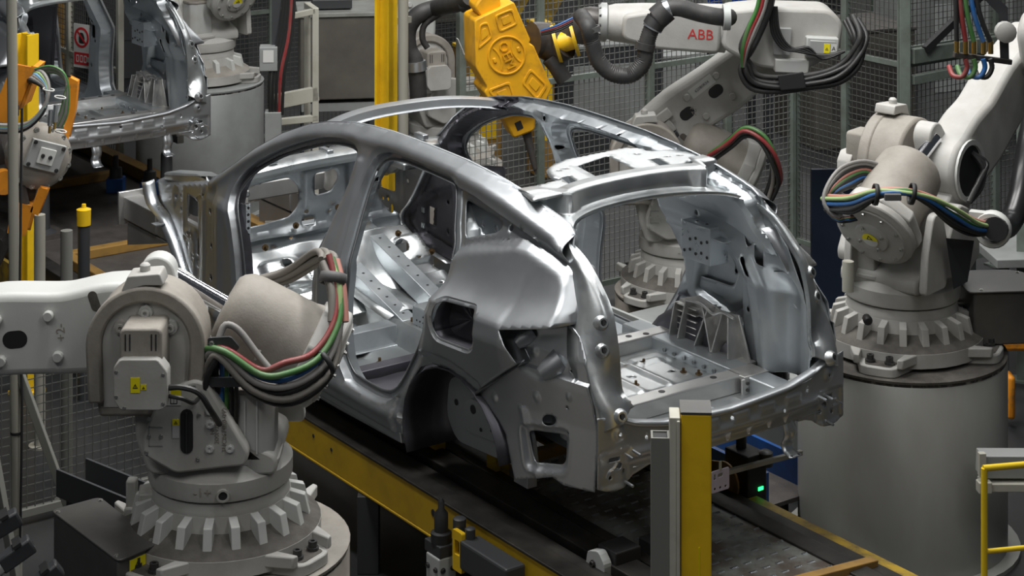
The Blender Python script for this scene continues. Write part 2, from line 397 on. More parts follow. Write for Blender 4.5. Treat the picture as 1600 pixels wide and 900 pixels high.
def side_fn(s):
    def fn(P):
        u, z = P[:, 0], P[:, 1]; v = vs(u, z)
        d = dist_loop(P, TOPL, False); v = v-.055*np.clip(1-d/.06, 0, 1)**2          # roof rail rolls inwards
        v = v+.018*np.exp(-((d-.05)/.035)**2)
        dd = np.minimum(dist_loop(P, FD), dist_loop(P, RD))                           # door flanges step in
        v = v-.036*(1-sm(dd, .0275, .0345))-.010*(1-sm(dd, .0345, .075))
        inr = (sd(P, RECESS) < .0005)*(u < 1.2); v = v-.036*sm(dist_loop(P, RECESS[:4], False), 0, .012)*inr
        dsh = dist_loop(P, SHO, False); v = v-.034*np.clip(1-dsh/.040, 0, 1)*(sd(P, RECESS) > .0005)*(u < 1.1)
        # shoulder of the rear quarter
        zc = np.interp(u, [p[0] for p in CREASE[::-1]], [p[1] for p in CREASE[::-1]]); e = z-zc; fade = 1-sm(u, .95, 1.22)
        wd = .050+.05*np.clip((1.0-u)/.8, 0, 1); sh = np.where(e < 0, np.clip(.070+.24*e, 0, 1), .070*np.exp(-(e/wd)**1.4))
        v = v+sh*fade*sm(u, .10, .25)
        v = v-.012*(1-sm(dist_loop(P, FUEL), .010, .020))
        da = dist_loop(P, ARCH, False); v = v-.020*(1-sm(da, .050, .062))
        dt = dist_loop(P, TAILE, False); v = v-.045*np.clip(1-dt/.045, 0, 1)**2
        # rocker: rolled top edge and stepped lower flange
        v = v+.02*np.exp(-((z-.80)/.035)**2)*(u > 1.3)-.035*(1-sm(z, .705, .73))*(u > 1.2)
        # front pillar: hinge panel groove
        v = v-.022*sm(u, 3.16, 3.20)*(1-sm(z, 1.38, 1.5))
        v = v+.012*np.exp(-((u-3.08-.0*z)/.04)**2)*(z < 1.4)
        # centre pillar crease
        v = v+.014*np.exp(-((u-(1.99-.05*np.clip(z-1.2, -.3, .6)))/.035)**2)*(z > .95)*(z < 1.82)
        return np.stack([u, -s*v, z-Z0], 1)
    return fn
def interp(L_, k): return [(p.x, p.y) for p in spline([Vector((a, b, 0)) for a, b in L_], k)]
def circs(L_, r=.012): return [ring(a, b, r, 8) for a, b in L_]
HOLES_IN = circs([(1.93, 1.25), (1.95, 1.4), (1.92, 1.6), (1.90, 1.72), (2.0, 1.05), (1.9, 1.88), (1.6, 1.9), (1.45, 1.9), (1.3, 1.9), (2.3, 1.87), (2.5, 1.81), (3.1, 1.4), (3.1, 1.0), (2.95, 1.15), (.9, 1.87)], .013)\
    + [rrect(1.96, 1.32, .03, .05, .01), rrect(.85, 1.60, .05, .03, .02)]
def side_in(s):
    def fn(P):
        u, z = P[:, 0], P[:, 1]; v = vs(u, z)-.045
        d = np.minimum(np.minimum(dist_loop(P, FD), dist_loop(P, RD)), dist_loop(P, OUT))
        v = v-.075*sm(d, .028, .055)-.012*sm(d, .07, .085)
        pass
        return np.stack([u, -s*v, z-Z0], 1)
    return fn
def loft(name, secs, m, parent, solid=.003, smooth=50, **kw):
    mb = MB(); mb.grid(secs); return mb.build(name, m, parent, smooth, solid=solid, offset=0, **kw)
for s in (-1, 1):
    sheet('side_panel', OUT, [FD, RD, TRI, FUEL]+circs([(3.22, 1.12), (3.23, .95), (3.24, 1.3), (.95, 1.72), (.72, 1.755), (.62, 1.77)], .014), side_fn(s), .012, 'steel', car, .003, smooth=50, lines=[(off(dense(l, .012), k), True) for l in (FD, RD) for k in (.027, .035)]+[(RECESS, True), (SHO, False), (CREASE[1:3], False), (off(dense(FUEL, .012), .012), True), (off(dense(FUEL, .012), .02), True)])
    for lp in (FD, RD):
        rr = []; dl = dense(lp, .03); inn = off(dl, -.012)
        for (u, z), (u2, z2) in zip(dl+dl[:1], inn+inn[:1]): rr.append([CL(u, s*(float(vs(u, z))-.040), z), CL(u2, s*(float(vs(u, z))-.044), z2)])
        loft('door_flange', rr, 'steel_dark', car, solid=.006)
    fb = MB(); fc_ = (sum(p[0] for p in FUEL)/len(FUEL), sum(p[1] for p in FUEL)/len(FUEL)); rr = [[CL(u, s*(float(vs(u, z))+.02-k), z) for k in (0, .04, .08)]+[CL(fc_[0], s*(float(vs(*fc_))-.07), fc_[1])] for u, z in off(FUEL, .004)+off(FUEL, .004)[:1]]
    loft('filler_pocket', rr, 'hot_stamped', car)
    rr = [[CL(u, s*(float(vs(u, z))-.035), z), CL(u+.004, s*(float(vs(u, z))-.14), z)] for u, z in interp([(.30, 1.675), (.26, 1.65), (.2, 1.54), (.19, 1.49)], 3)+interp([(.20, 1.487), (.34, 1.455), (.489, 1.42)], 4)+interp([(.487, 1.417), (.44, 1.36), (.39, 1.30)], 3)]
    loft('tail_return', rr, 'steel', car)
    sheet('side_inner_panel', OUT, [FD, RD, TRI, FUEL]+HOLES_IN, side_in(s), .016, 'steel_inner', car, .003, smooth=50, lines=[(off(dense(l, .016), k), True) for l in (FD, RD) for k in (.027, .056)]+[([(2.22, 1.90), (2.22, 1.85)], False)],
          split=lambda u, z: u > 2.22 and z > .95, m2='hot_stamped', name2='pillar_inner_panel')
# sill inner box
for s in (-1, 1):
    b = MB(); b.prism([(1.30, .68), (3.25, .68), (3.25, .80), (1.34, .80)], 0, .09, Matrix(((1, 0, 0, 0), (0, 0, 1, -s*.70 if s < 0 else -.79), (0, 1, 0, -Z0), (0, 0, 0, 1))))
    b.build('sill', 'steel', car, 30, bevel=.008)
# ---- roof header between the front pillars
rows = []
for i in range(25):
    t = -1+2*i/24; v = .545*t; c = 1-abs(t)**2.6; zt = 1.862+.040*c; u = 2.44+.10*c
    rows.append([CL(u+.055, v, zt-.035), CL(u+.05, v, zt-.004), CL(u+.01, v, zt+.012), CL(u-.05, v, zt+.006), CL(u-.058, v, zt-.028), CL(u-.085, v, zt-.032)])
loft('roof_header', rows, 'steel', car)
# ---- parcel shelf: raised plate with openings, rear wall and seal flange
def shz(u): return 1.905+.0*u
def shp(px, py):
    z = 1.8
    for _ in range(20):
        u, v, z1 = cp(px, py, z=z); z = z+.5*(shz(u)-z)
    return (u, v)
SH = rpoly([shp(*p) for p in ((894, 299), (950, 280), (1010, 269), (1062, 264), (1077, 251), (1103, 249), (1082, 238), (1050, 232), (1018, 236), (1003, 231), (975, 230), (880, 249), (862, 256), (853, 264), (860, 276), (874, 279), (812, 296), (832, 312))], .02, 3)
SHH = [rpoly([shp(*p) for p in ((902, 258), (950, 242), (993, 263), (935, 276))], .012, 2),
       rpoly([shp(*p) for p in ((876, 278), (889, 275), (907, 287), (893, 291))], .006, 2), rpoly([shp(*p) for p in ((1016, 250), (1028, 247), (1047, 258), (1034, 261))], .006, 2)]
SHH += [ring(*shp(x, y), .009, 8) for x, y in ((872, 267), (882, 264), (1044, 245), (1062, 243), (1085, 241), (994, 241), (858, 284), (840, 290), (812, 297+4))]
def shelf_fn(P):
    u, v = P[:, 0], P[:, 1]; z = shz(u)-.006*(1-sm(dist_loop(P, SHH[0]), .02, .032))
    z = z+.0*v
    d = dist_loop(P, SH); z = z-.01*np.clip(1-d/.012, 0, 1)**2
    return np.stack([u, -v, z-Z0], 1)
sheet('parcel_shelf', SH, SHH, shelf_fn, .016, 'steel_floor', car, .003)
def seal_line():
    """seal flange of the boot opening, upper run from the near side to the far side (u, v, z)"""
    pts = [(.385, -.533, 1.757), (.47, -.46, 1.795), (.55, -.36, 1.805), (.60, -.2, 1.812), (.615, 0, 1.815), (.60, .2, 1.812), (.55, .36, 1.805), (.47, .46, 1.795), (.385, .533, 1.757)]
    return [tuple(p) for p in spline([Vector(p) for p in pts], 5)]
SEAL = seal_line()
rows = []
for (u, v, z) in SEAL:
    k = 1-min(1, abs(v)/.533)**3
    top = 1.905-.06*max(0, (abs(v)-.44)/.093)**2
    uw = u+.026; uw = uw+(.66-uw)*float(sm(np.array(abs(v)), .38, .45))
    rows.append([CL(uw+.10, v, 1.906), CL(uw+.010, v, 1.906), CL(uw, v, 1.896), CL(uw+.005, v, z+.018), CL(uw-.006, v, z+.008), CL((uw+u)/2-.006, v, z+.006), CL(u-.012, v, z+.002), CL(u-.017, v, z-.012)])
loft('shelf_rear_wall', rows, 'steel_floor', car)
# ---- gutter panels beside the boot opening
OPN = [(.385, 1.757), (.267, 1.705), (.168, 1.623), (.095, 1.536), (.054, 1.39), (.041, 1.244), (.01, 1.20), (-.005, 1.172)]
OVV = [.533, .535, .537, .54, .54, .535, .525, .51]
OUTG = [(.40, 1.81), (.33, 1.715), (.25, 1.66), (.205, 1.57), (.17, 1.47), (.12, 1.36), (.02, 1.19), (.0, 1.10)]
oi, og, ov = interp(OPN, 5), interp(OUTG, 5), interp([(v, 0) for v in OVV], 5)
for s in (-1, 1):
    rows = []
    for (u, z), (u2, z2), (v, _) in zip(oi, og, ov):
        v2 = min(float(vs(u2, z2)), .72)-.03; r = [CL(u+.02, s*(v-.002), z-.012), CL(u+.012, s*(v-.006), z+.004), CL(u-.004, s*(v-.004), z+.008), CL(u+.0, s*(v+.012), z+.002)]
        for k in (.2, .35, .5, .65, .8, .92, 1.0):
            a = (u*(1-k)+u2*k, v*(1-k)+v2*k+.012*math.sin(k*math.pi), z*(1-k)+z2*k)
            b = .010*math.sin(k*math.pi*2)*0
            r.append(CL(a[0]-.028*math.sin(k*math.pi)*(1 if z < 1.72 else .5), s*a[1], a[2]+.004*math.sin(k*9)))
        r.append(CL(u2+.06, s*(v2+.012), z2)); rows.append(r)
    g = loft('gutter_panel', rows, 'steel_floor', car)
    # lamp bosses and slots on the gutter
    for k, (t, h) in enumerate(((.50, .020), (.62, .012), (.93, .018))):
        i = int(t*(len(oi)-1)); (u, z), (u2, z2), (v, _) = oi[i], og[i], ov[i]; v2 = float(vs(u2, z2))-.03
        p = Vector(CL((u+u2)/2-.032, s*(v+v2)/2, (z+z2)/2)); b = MB(frame(p, (-1, -s*.25, .35))@RY(90))
        b.lathe([(.034, -.014), (.030, h*.3), (.020, h), (.013, h), (.012, h-.012)], 16)
        o = b.build('lamp_boss', 'steel_floor', g, 40); b = MB(frame(p, (-1, -s*.25, .35))@RY(90)); b.prism(rrect(0, 0, .011, .006, .005), h-.010, h+.0015); b.build('boss_hole', 'black', o, 0)
# ---- rear corner panels: lamp pocket above, bumper bracket face below
CORN = [sp(*p, .045) for p in ((774, 500), (893, 498), (912, 525), (921, 562), (934, 630), (939, 680), (934, 768), (886, 757), (868, 744), (809, 748), (803, 719), (795, 677), (784, 655), (759, 620), (736, 616), (790, 560))]
WIN = rpoly([sp(*p, .045) for p in ((826, 671), (886, 679), (884, 727), (836, 722))], .035, 4)
WINF = rpoly([sp(*p, .045) for p in ((818, 660), (894, 670), (890, 738), (826, 732))], .04, 4)
OVAL = [sp(863+11*math.cos(t), 655+9*math.sin(t), .045) for t in np.linspace(0, 2*math.pi, 14)[:-1]]
POCK = [sp(*p, .045) for p in ((806, 520), (890, 514), (903, 530), (905, 585), (850, 590), (818, 568))]
pk = [sp(*p, .045) for p in ((822, 530), (864, 575), (846, 618), (778, 620), (898, 618), (838, 548), (897, 578))]
def corner_fn(s):
    def fn(P):
        u, z = P[:, 0], P[:, 1]; v = np.minimum(vs(u, z), .80)-.030
        v = v-.008*(1-sm(sd(P, POCK), -.012, .012)); v = v-.018*(1-sm(sd(P, WINF), -.012, .012))+.008*np.exp(-(sd(P, WINF)/.012)**2)
        for i, (h, r) in enumerate(((.008, .035), (.008, .045), (.007, .022), (.006, .02), (.006, .015), (.006, .022), (.006, .02))):
            dd = np.hypot(u-pk[i][0], (z-pk[i][1])); v = v+h*(1-sm(dd, r*.45, r))
        v = v+.015*np.clip((z-1.10)/.15, 0, 1)*(z < 1.28)
        v = v+.010*np.exp(-((u-.36-.35*(z-.9))/.02)**2)*(z < 1.1)
        v = np.maximum(v, .66)
        return np.stack([u, -s*v, z-Z0], 1)
    return fn
for s in (-1, 1):
    sheet('rear_corner_panel', CORN, [WIN, OVAL]+circs([sp(*p, .045) for p in ((897, 579), (893, 635), (893, 675), (905, 590))], .006), corner_fn(s), .009, 'steel' if s < 0 else 'steel', car, .003, smooth=45)
for s in (-1, 1):
    for (px, py, r0, ln) in ((825, 528, .036, .055), (868, 572, .048, .07)):
        u, z = sp(px, py, .05); v = float(vs(u, z))-.04; b = MB(frame(CL(u-.01, s*v, z+.012), (.35, -s*.75, -.55))@RY(90)); b.lathe([(r0*1.1, -.03), (r0, .0), (r0*.85, ln*.6), (r0*.6, ln), (.0, ln*1.02)], 18); b.build('lamp_cone', 'steel', car, 40)
# bumper cut line strip
for s in (-1, 1):
    a, b_ = sp(742, 612), sp(818, 562); mb = MB()
    rr = []
    for i in range(9):
        t = i/8; u, z = a[0]*(1-t)+b_[0]*t, a[1]*(1-t)+b_[1]*t; v = float(vs(u, z))
        rr.append([CL(u, s*(v-.005), z), CL(u+.006, s*(v-.004), z-.016), CL(u+.012, s*(v-.05), z-.020)])
    mb.grid(rr); mb.build('bumper_flange', 'steel_dark', car, 40, solid=.003)
# ---- rear panel
RP = [(-.688, .885), (-.645, .868), (-.60, .862), (-.55, .868), (-.50, .90), (-.42, .925), (.42, .925), (.50, .90), (.55, .868), (.60, .862), (.645, .868), (.688, .885), (.688, 1.17), (.60, 1.155), (.50, 1.115), (.35, 1.085), (0, 1.068),
      (-.35, 1.085), (-.50, 1.115), (-.60, 1.155), (-.688, 1.17)]
emb = [rrect(v, 1.035, .045, .02, .008) for v in (-.28, -.12, .05, .2, .36)]
def rear_fn(P):
    v, z = P[:, 0], P[:, 1]; u = -.035*(1-(v/.69)**2)
    k = 1-sm(np.abs(v), .50, .58); u = u+(-.012*np.exp(-((z-.995)/.022)**2)+.022*(1-sm(z, .95, .99)))*k
    for e in emb: u = u+pad(P, e, -.007, .005)
    for vv in (-.36, -.24, -.12, 0., .12, .24, .34): u = u+pad(P, rrect(vv, .953, .009, .018, .008), -.008, .004)
    for s in (-1, 1):
        c = np.hypot(v-s*.585, z-1.09); u = u-.012*(1-sm(c, .012, .036))
        u = u+pad(P, rrect(s*.60, .95, .075, .07, .01), .010, .008)
    return np.stack([u, -v, z-Z0], 1)
rp = sheet('rear_panel', RP, circs([(s*x, y) for s in (-1, 1) for x, y in ((.585, 1.09), (.62, .915), (.55, .93), (.45, 1.05), (.30, 1.0))]+[(0, 1.035)], .008) + [ring(.575*s, .955, .014, 8) for s in (-1, 1)] + [rrect(.60*s, .985, .026, .008, .004) for s in (-1, 1)],
      rear_fn, .010, 'steel', car, .003, smooth=45, lines=[(off(dense(e, .01), k), True) for e in emb for k in (-.005, .005)]+[(off(dense(rrect(vv, .953, .009, .018, .008), .01), k), True) for vv in (-.36, -.24, -.12, 0., .12, .24, .34) for k in (-.004, .004)])
for s in (-1, 1):
    for (x, y) in ((.56, 1.005), (.52, 1.01), (.56, .895)):
        b = MB(); b.cyl(CL(-.02, s*x, y), CL(-.07, s*x, y-.004), .006, 8); b.build('weld_stud', 'zinc', rp, 40)
    b = MB(); b.tube([CL(-.022, s*.655, .93), CL(-.030, s*.65, .955), CL(-.03, s*.625, .968), CL(-.03, s*.61, .985)], .006, 6); b.tube([CL(-.026, s*.64, .962), CL(-.026, s*.60, .955)], .005, 6, 0); b.build('pressed_bead', 'zinc', rp, 40)
rows = []
for i in range(41):
    v = -.60+1.2*i/40; z = float(np.interp(v, [p[0] for p in RP[:11:-1]], [p[1] for p in RP[:11:-1]])); u = -.035*(1-(v/.69)**2)
    rows.append([CL(u-.004, v, z-.012), CL(u-.004, v, z), CL(u+.004, v, z+.007), CL(u+.035, v, z+.006), CL(u+.045, v, z-.004), CL(u+.046, v, z-.05)])
loft('sill_flange', rows, 'steel', car)
# hanging towing brackets below the rear panel
for x in (-.16, .36):
    prof = [(.012, .955), (.0, .92), (-.012, .885), (-.005, .86), (.012, .835), (-.005, .805), (-.045, .792)]
    rows = [[CL(u, x-.035, z), CL(u-.008, x-.012, z), CL(u-.002, x, z), CL(u-.008, x+.012, z), CL(u, x+.035, z)] for u, z in [(p.x, p.y) for p in spline([Vector((a, b, 0)) for a, b in prof], 3)]]
    br = loft('tow_bracket', rows, 'zinc', car); 
    for d in (-.02, .02):
        b = MB(); b.cyl(CL(-.040, x+d, .7935), CL(-.040, x+d, .7975), .006, 8); b.build('bolt_hole', 'black', br, 0)
# ---- boot floor, cross members, rails
def floor_fn(z0, feats):
    def fn(P):
        z = np.full(len(P), z0)
        for f in feats: z = z+f(P)
        return np.stack([P[:, 0], -P[:, 1], z-Z0], 1)
    return fn
bf = sheet('boot_floor', [(.42, -.50), (1.06, -.50), (1.06, .50), (.42, .50)], circs([(.62, -.1), (.75, .1), (.86, .25), (.70, .30), (.55, .34)], .012),
      floor_fn(.945, [lambda P, v=v: ridge(P, (.50, v), (.96, v), .016, .014) for v in (-.3, -.14, .02, .18)]+[lambda P: pad(P, rrect(.72, .06, .16, .3, .02), .012, .012), lambda P: pad(P, rrect(.9, .33, .06, .1, .02), .01)]), .016, 'steel_floor', car)
sheet('boot_well', [(-.0, -.50), (.42, -.50), (.42, .62), (-.0, .62)], [], floor_fn(.93, [lambda P, v=v: ridge(P, (.05, v), (.33, v), .016, .012) for v in (-.3, -.14, .02, .18, .34)]), .02, 'steel_floor', car)
def beam(name, u0, u1, v0, v1, z0, z1, m, flange=.0, bevel=.008):
    b = MB(); b.box(((u0+u1)/2, -(v0+v1)/2, (z0+z1)/2-Z0), (abs(u1-u0), abs(v1-v0), z1-z0))
    if flange: b.box(((u0+u1)/2, -(v0+v1)/2, z0-Z0+.004), (abs(u1-u0)+flange*2, abs(v1-v0), .008))
    return b.build(name, m, car, 30, bevel=bevel)
xr = beam('rear_crossmember', .37, .46, -.50, .43, .93, 1.01, 'aluminium')
xf = beam('front_crossmember', 1.02, 1.11, -.55, .575, .90, 1.01, 'aluminium')
for s in (-1, 1):
    r_ = beam('rear_side_rail', .02, 1.25, s*.44, s*.56, .90, 1.005, 'steel_inner')
    for k in range(7):
        b = MB(); b.cyl(CL(.50+.07*k, s*.438, .968), CL(.50+.07*k, s*.43, .968), .010, 8); b.build('rivet', 'steel_dark', r_, 30)
    g = MB(); g.box((.40, -s*.49, 1.0-Z0), (.12, .15, .02)); g.box((.345, -s*.47, .965-Z0), (.01, .14, .07)); gs = g.build('corner_bracket', 'cast_alu', car, 30, bevel=.003)
    for k in range(6):
        b = MB(); b.cyl(CL(.339, s*(.43+.04*(k % 3)), .95+.03*(k//3)), CL(.333, s*(.43+.04*(k % 3)), .95+.03*(k//3)), .008, 8); b.build('rivet', 'bolt', gs, 30)
for (u, v) in ((.66, .05), (.80, .05), (.86, .26), (.66, .33), (.6, .37), (.98, -.12)):
    b = MB(); b.lathe([(.016, 0), (.016, .006), (.007, .006), (.006, .022)], 8, T(*CL(u, v, .957))); b.build('floor_stud', 'stud_brown', bf, 30)
for (u, v) in ((1.06, .20), (1.07, .34), (1.05, .43), (.42, .0), (.42, .30), (.41, -.2)):
    b = MB(); b.lathe([(.016, 0), (.016, .0012)], 10, T(*CL(u, v, 1.0105))); b.build('hole', 'black', xf if u > 1 else xr, 30)
# ---- rear wheelhouses with strut bracket and ribbed casting
for s in (-1, 1):
    rows = []
    for i in range(15):
        a = R(-25+199*i/14); r = []
        for (dv, rr) in ((.80, .33), (.74, .335), (.66, .34), (.60, .33), (.565, .29), (.56, .2), (.555, .0)):
            r.append(CL(.90+rr*1.14*math.cos(a), s*dv, .80+rr*.98*math.sin(a)))
        rows.append(r)
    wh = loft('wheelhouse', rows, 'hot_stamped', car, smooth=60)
    # inner quarter: side wall of the boot, pockets and ribs
    IQ = [(.08, 1.0), (.05, 1.2), (.10, 1.42), (.20, 1.60), (.33, 1.72), (.50, 1.80), (.80, 1.86), (1.18, 1.86), (1.12, 1.66), (1.06, 1.5), (1.0, 1.18), (.85, 1.08), (.6, .99)]
    IH = [rrect(.64, 1.70, .045, .03, .025), rpoly([(.52, 1.69), (.47, 1.69), (.43, 1.56), (.47, 1.54)], .015, 3), rrect(.50, 1.44, .016, .05, .015), rrect(.39, 1.52, .03, .045, .008), rrect(.66, 1.28, .03, .02, .015)]+circs([(.7, 1.35), (.78, 1.45), (.55, 1.22), (.62, 1.15), (.82, 1.62), (.9, 1.7), (1.0, 1.7), (.93, 1.55)], .012)
    def iq(P, s=s):
        u, z = P[:, 0], P[:, 1]; v = np.minimum(vs(u, z)-.16, .66)
        v = v-.03*(1-sm(np.abs(u-.50-.25*(z-1.4)), .03, .085))+.05*pad(P, rpoly([(.60, 1.10), (.95, 1.2), (.9, 1.5), (.62, 1.45)], .03), 1, .02)
        v = v+.07*np.exp(-((u-.25)/.10)**2)*(1-sm(z, 1.4, 1.55))-.025*np.exp(-((u-.37)/.05)**2)*(1-sm(z, 1.4, 1.55))
        v = v-.01*np.exp(-((z-1.52)/.01)**2)
        v = np.maximum(v, .548)
        return np.stack([u, -s*v, z-Z0], 1)
    sheet('inner_quarter_panel', IQ, IH, iq, .012, 'steel_inner', car, .003)
    br = MB(); br.box((.76, -s*.495, 1.50-Z0), (.20, .008, .17)); br.box((.76, -s*.545, 1.585-Z0), (.20, .11, .008)); br.box((.66, -s*.545, 1.50-Z0), (.008, .11, .17)); br.box((.62, -s*.545, 1.54-Z0), (.09, .09, .006))
    bo = br.build('strut_bracket', 'zinc', car, 30, bevel=.002)
    for k in range(14):
        u, v, z, up = ((.68+.04*(k % 5), .4905, 1.45+.06*(k//5)+.012*(k % 2), 0) if k < 9 else (.69+.035*(k-9), .53+.03*(k % 2), 1.5895, 1)); b = MB()
        if up: b.cyl(CL(u, s*v, z), CL(u, s*v, z+.001), .008, 8)
        else: b.cyl(CL(u, s*v, z), CL(u, s*(v-.002), z), .008, 8)
        b.build('hole', 'black', bo, 0)
    # ribbed strut casting
    c = MB()
    c.prism([(.50, .99), (1.02, .99), (1.0, 1.16), (.86, 1.21), (.70, 1.18), (.58, 1.19)], 0, .012, Matrix(((1, 0, 0, 0), (0, 0, 1, -s*.60-.006), (0, 1, 0, -Z0), (0, 0, 0, 1))))
    for (u0, z0, u1, z1) in ((.56, 1.0, .60, 1.18), (.68, 1.0, .64, 1.19), (.68, 1.0, .78, 1.19), (.80, 1.0, .74, 1.19), (.92, 1.0, .90, 1.18), (.98, 1.0, .98, 1.15)):
        c.bar(CL(u0, s*.555, z0), CL(u1, s*.59, z1), .008, .09, up=(0, 1, 0))
    for k in range(5): c.bar(CL(.84, s*.575, 1.03+.03*k), CL(1.0, s*.575, 1.03+.03*k), .006, .03, up=(0, 1, 0))
    c.tube([CL(.56, s*.55, 1.19), CL(.64, s*.545, 1.20), CL(.70, s*.545, 1.175), CL(.78, s*.545, 1.20), CL(.90, s*.55, 1.19)], .009, 6)
    c.box((.76, -s*.55, .995-Z0), (.56, .13, .016)); c.build('rear_casting', 'cast_alu', car, 30, bevel=.003)
    # rail and spring carrier seen under the wheel arch
    q = MB(); q.prism(rpoly([(.42, .80), (1.02, .76), (1.10, .85), (1.08, 1.02), (.98, 1.06), (.55, 1.06), (.46, .98)], .05, 4), 0, .02, Matrix(((1, 0, 0, 0), (0, 0, 1, -s*.67-.01), (0, 1, 0, -Z0), (0, 0, 0, 1))), holes=[ring(.60, .93, .02), ring(.86, .94, .022), ring(.66, .88, .012)])
    q.prism(rpoly([(.64, .86), (.92, .84), (.96, .92), (.90, .99), (.70, 1.0)], .03, 4), 0, .03, Matrix(((1, 0, 0, 0), (0, 0, 1, -s*.67+(-.03 if s > 0 else 0)), (0, 1, 0, -Z0), (0, 0, 0, 1))))
    q.box((.50, -s*.68, .79-Z0), (.10, .05, .10)); sc = q.build('spring_carrier', 'steel', car, 30, bevel=.012, seg=3)
    for (u, z, r) in ((.86, .95, .020), (.74, .94, .012), (.72, .90, .007), (.80, .88, .009), (1.02, .93, .014), (.58, 1.0, .018), (.52, .80, .012)):
        b = MB(); yy = s*.7012 if .65 < u < .95 else s*.6815; b.cyl(CL(u, yy, z), CL(u, yy+s*.001, z), r, 12); b.build('hole', 'black', sc, 0)
# ---- cabin floor and what stands on it
ff = [lambda P: pad(P, rrect(2.0, .0, 1.6, .11, .03), .10, .03)]
ff += [lambda P, a=a: ridge(P, a[0], a[1], .014, .014) for a in (((1.55, -.6), (1.95, -.45)), ((1.45, -.5), (1.85, -.3)), ((2.6, -.6), (2.95, -.3)), ((2.55, -.5), (2.9, -.25)), ((1.6, .6), (1.9, .4)), ((2.6, .6), (2.9, .3)), ((1.5, -.62), (1.62, -.55)), ((1.7, -.66), (1.8, -.6)))]
ff += [lambda P: -.02*(1-sm(np.abs(P[:, 1]+.45), .10, .16))*(1-sm(np.abs(P[:, 0]-2.1), .3, .4)), lambda P: .05*sm(P[:, 0], 3.0, 3.25)]
fp = sheet('floor_pan', [(1.30, -.72), (3.3, -.72), (3.3, .72), (1.30, .72)], circs([(2.05, -.5), (1.7, -.42), (2.7, -.5), (1.5, -.3), (2.1, .4)], .016)+[rrect(1.9, -.60, .05, .022, .02)], floor_fn(.70, ff), .020, 'steel_floor', car)
beam('seat_crossmember', 2.40, 2.50, -.72, -.12, .70, .80, 'steel_inner', .03); beam('seat_crossmember', 2.40, 2.50, .12, .72, .70, .80, 'steel_inner', .03)
beam('rear_seat_crossmember', 1.98, 2.06, -.72, -.13, .70, .77, 'hot_stamped', .05); beam('rear_seat_crossmember', 1.98, 2.06, .13, .72, .70, .77, 'hot_stamped', .05)
# dark heel panel sloping to the floor behind the front seats
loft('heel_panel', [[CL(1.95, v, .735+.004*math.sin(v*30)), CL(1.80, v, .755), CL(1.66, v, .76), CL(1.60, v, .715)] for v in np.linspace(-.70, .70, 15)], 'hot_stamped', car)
rows = [[CL(1.36, v, .71), CL(1.30, v, .80), CL(1.26, v, .92), CL(1.18, v, .985), CL(1.06, v, .99)] for v in np.linspace(-.56, .56, 15)]
loft('kick_up_panel', rows, 'steel_floor', car)
xb = MB(); xb.box((2.30, .0, .82-Z0), (.13, .10, .16)); xb.box((2.30, -.21, .80-Z0), (.09, .32, .12)); xo = xb.build('tunnel_box', 'steel_inner', car, 30, bevel=.006)
for k in range(10):
    b = MB(); b.cyl(CL(2.26+.03*(k % 3), -.0505, .77+.03*(k//3)), CL(2.26+.03*(k % 3), -.0525, .77+.03*(k//3)), .005, 6); b.build('spot_weld', 'black', xo, 0)
for (v, u0, u1, z0, z1) in ((-.03, 3.22, 2.42, 1.02, .80), (.19, 3.28, 2.32, 1.10, .82)):
    ch = MB(); a = Vector(CL(u0, v, z0)); e = Vector(CL(u1, v, z1))
    for (dy, dz, wd, ht) in ((0, 0, .09, .006), (.042, -.05, .006, .10), (-.042, -.05, .006, .10)):
        o = Vector((0, dy, dz)); ch.bar(a+o, e+o, wd, ht)
    co = ch.build('tunnel_channel', 'steel_inner', car, 30, bevel=.003)
    for k in range(9):
        p = a.lerp(e, .12+.1*k); b = MB(); b.lathe([(.008, 0), (.008, .001)], 8, T(p.x, p.y, p.z+.0035)); b.build('hole', 'black', co, 0)
    b = MB(); b.lathe([(.03, 0), (.03, .02), (.012, .02), (.012, .04)], 10, T(e.x-.03, e.y, e.z-.02)); b.build('mount_boss', 'stud_brown', co, 30)
rows = []
for v in np.linspace(-.12, .20, 9):
    rows.append([CL(u, v, z+.02*math.cos(v*20)) for u, z in ((3.3, 1.0), (3.1, .93), (2.9, .86), (2.7, .83), (2.5, .81))])
loft('tunnel_top', rows, 'steel_floor', car)
# ---- dash panel, toe board, cowl
DP = rpoly([(-.66, 1.46), (.44, 1.46), (.34, 1.38), (.26, 1.27), (.30, 1.17), (.40, 1.12), (.42, .95), (-.66, .95), (-.68, 1.2)], .04)
DHoles = [rpoly([(-.60, 1.40), (-.30, 1.42), (-.24, 1.36), (-.24, 1.26), (-.30, 1.20), (-.62, 1.18)], .03, 3), rpoly([(-.15, 1.42), (-.02, 1.43), (.0, 1.38), (-.05, 1.31), (-.15, 1.30)], .02, 3), rrect(-.18, 1.16, .04, .022, .02), ring(.2, 1.08, .022, 10, .03)]
def dash(P):
    v, z = P[:, 0], P[:, 1]; u = 3.22-.25*np.clip(1.12-z, 0, 1)
    u = u-.02*pad(P, rrect(-.08, 1.33, .14, .13, .03), 1, .012)-.03*np.exp(-((z-1.12)/.02)**2)-.02*np.exp(-((v-.2)/.03)**2)*(z > 1.15)
    u = u-.015*np.sin(v*17)*np.sin(z*19)*(z < 1.2)
    return np.stack([u, -v, z-Z0], 1)
dpo = sheet('dash_panel', DP, DHoles+circs([(-.30, 1.1), (.05, 1.14), (.1, 1.2), (-.4, 1.05), (.35, 1.14), (-.05, 1.2), (.12, 1.38), (.2, 1.3), (-.2, 1.22), (.25, 1.02)], .013), dash, .018, 'steel_inner', car)
tf = [sd]
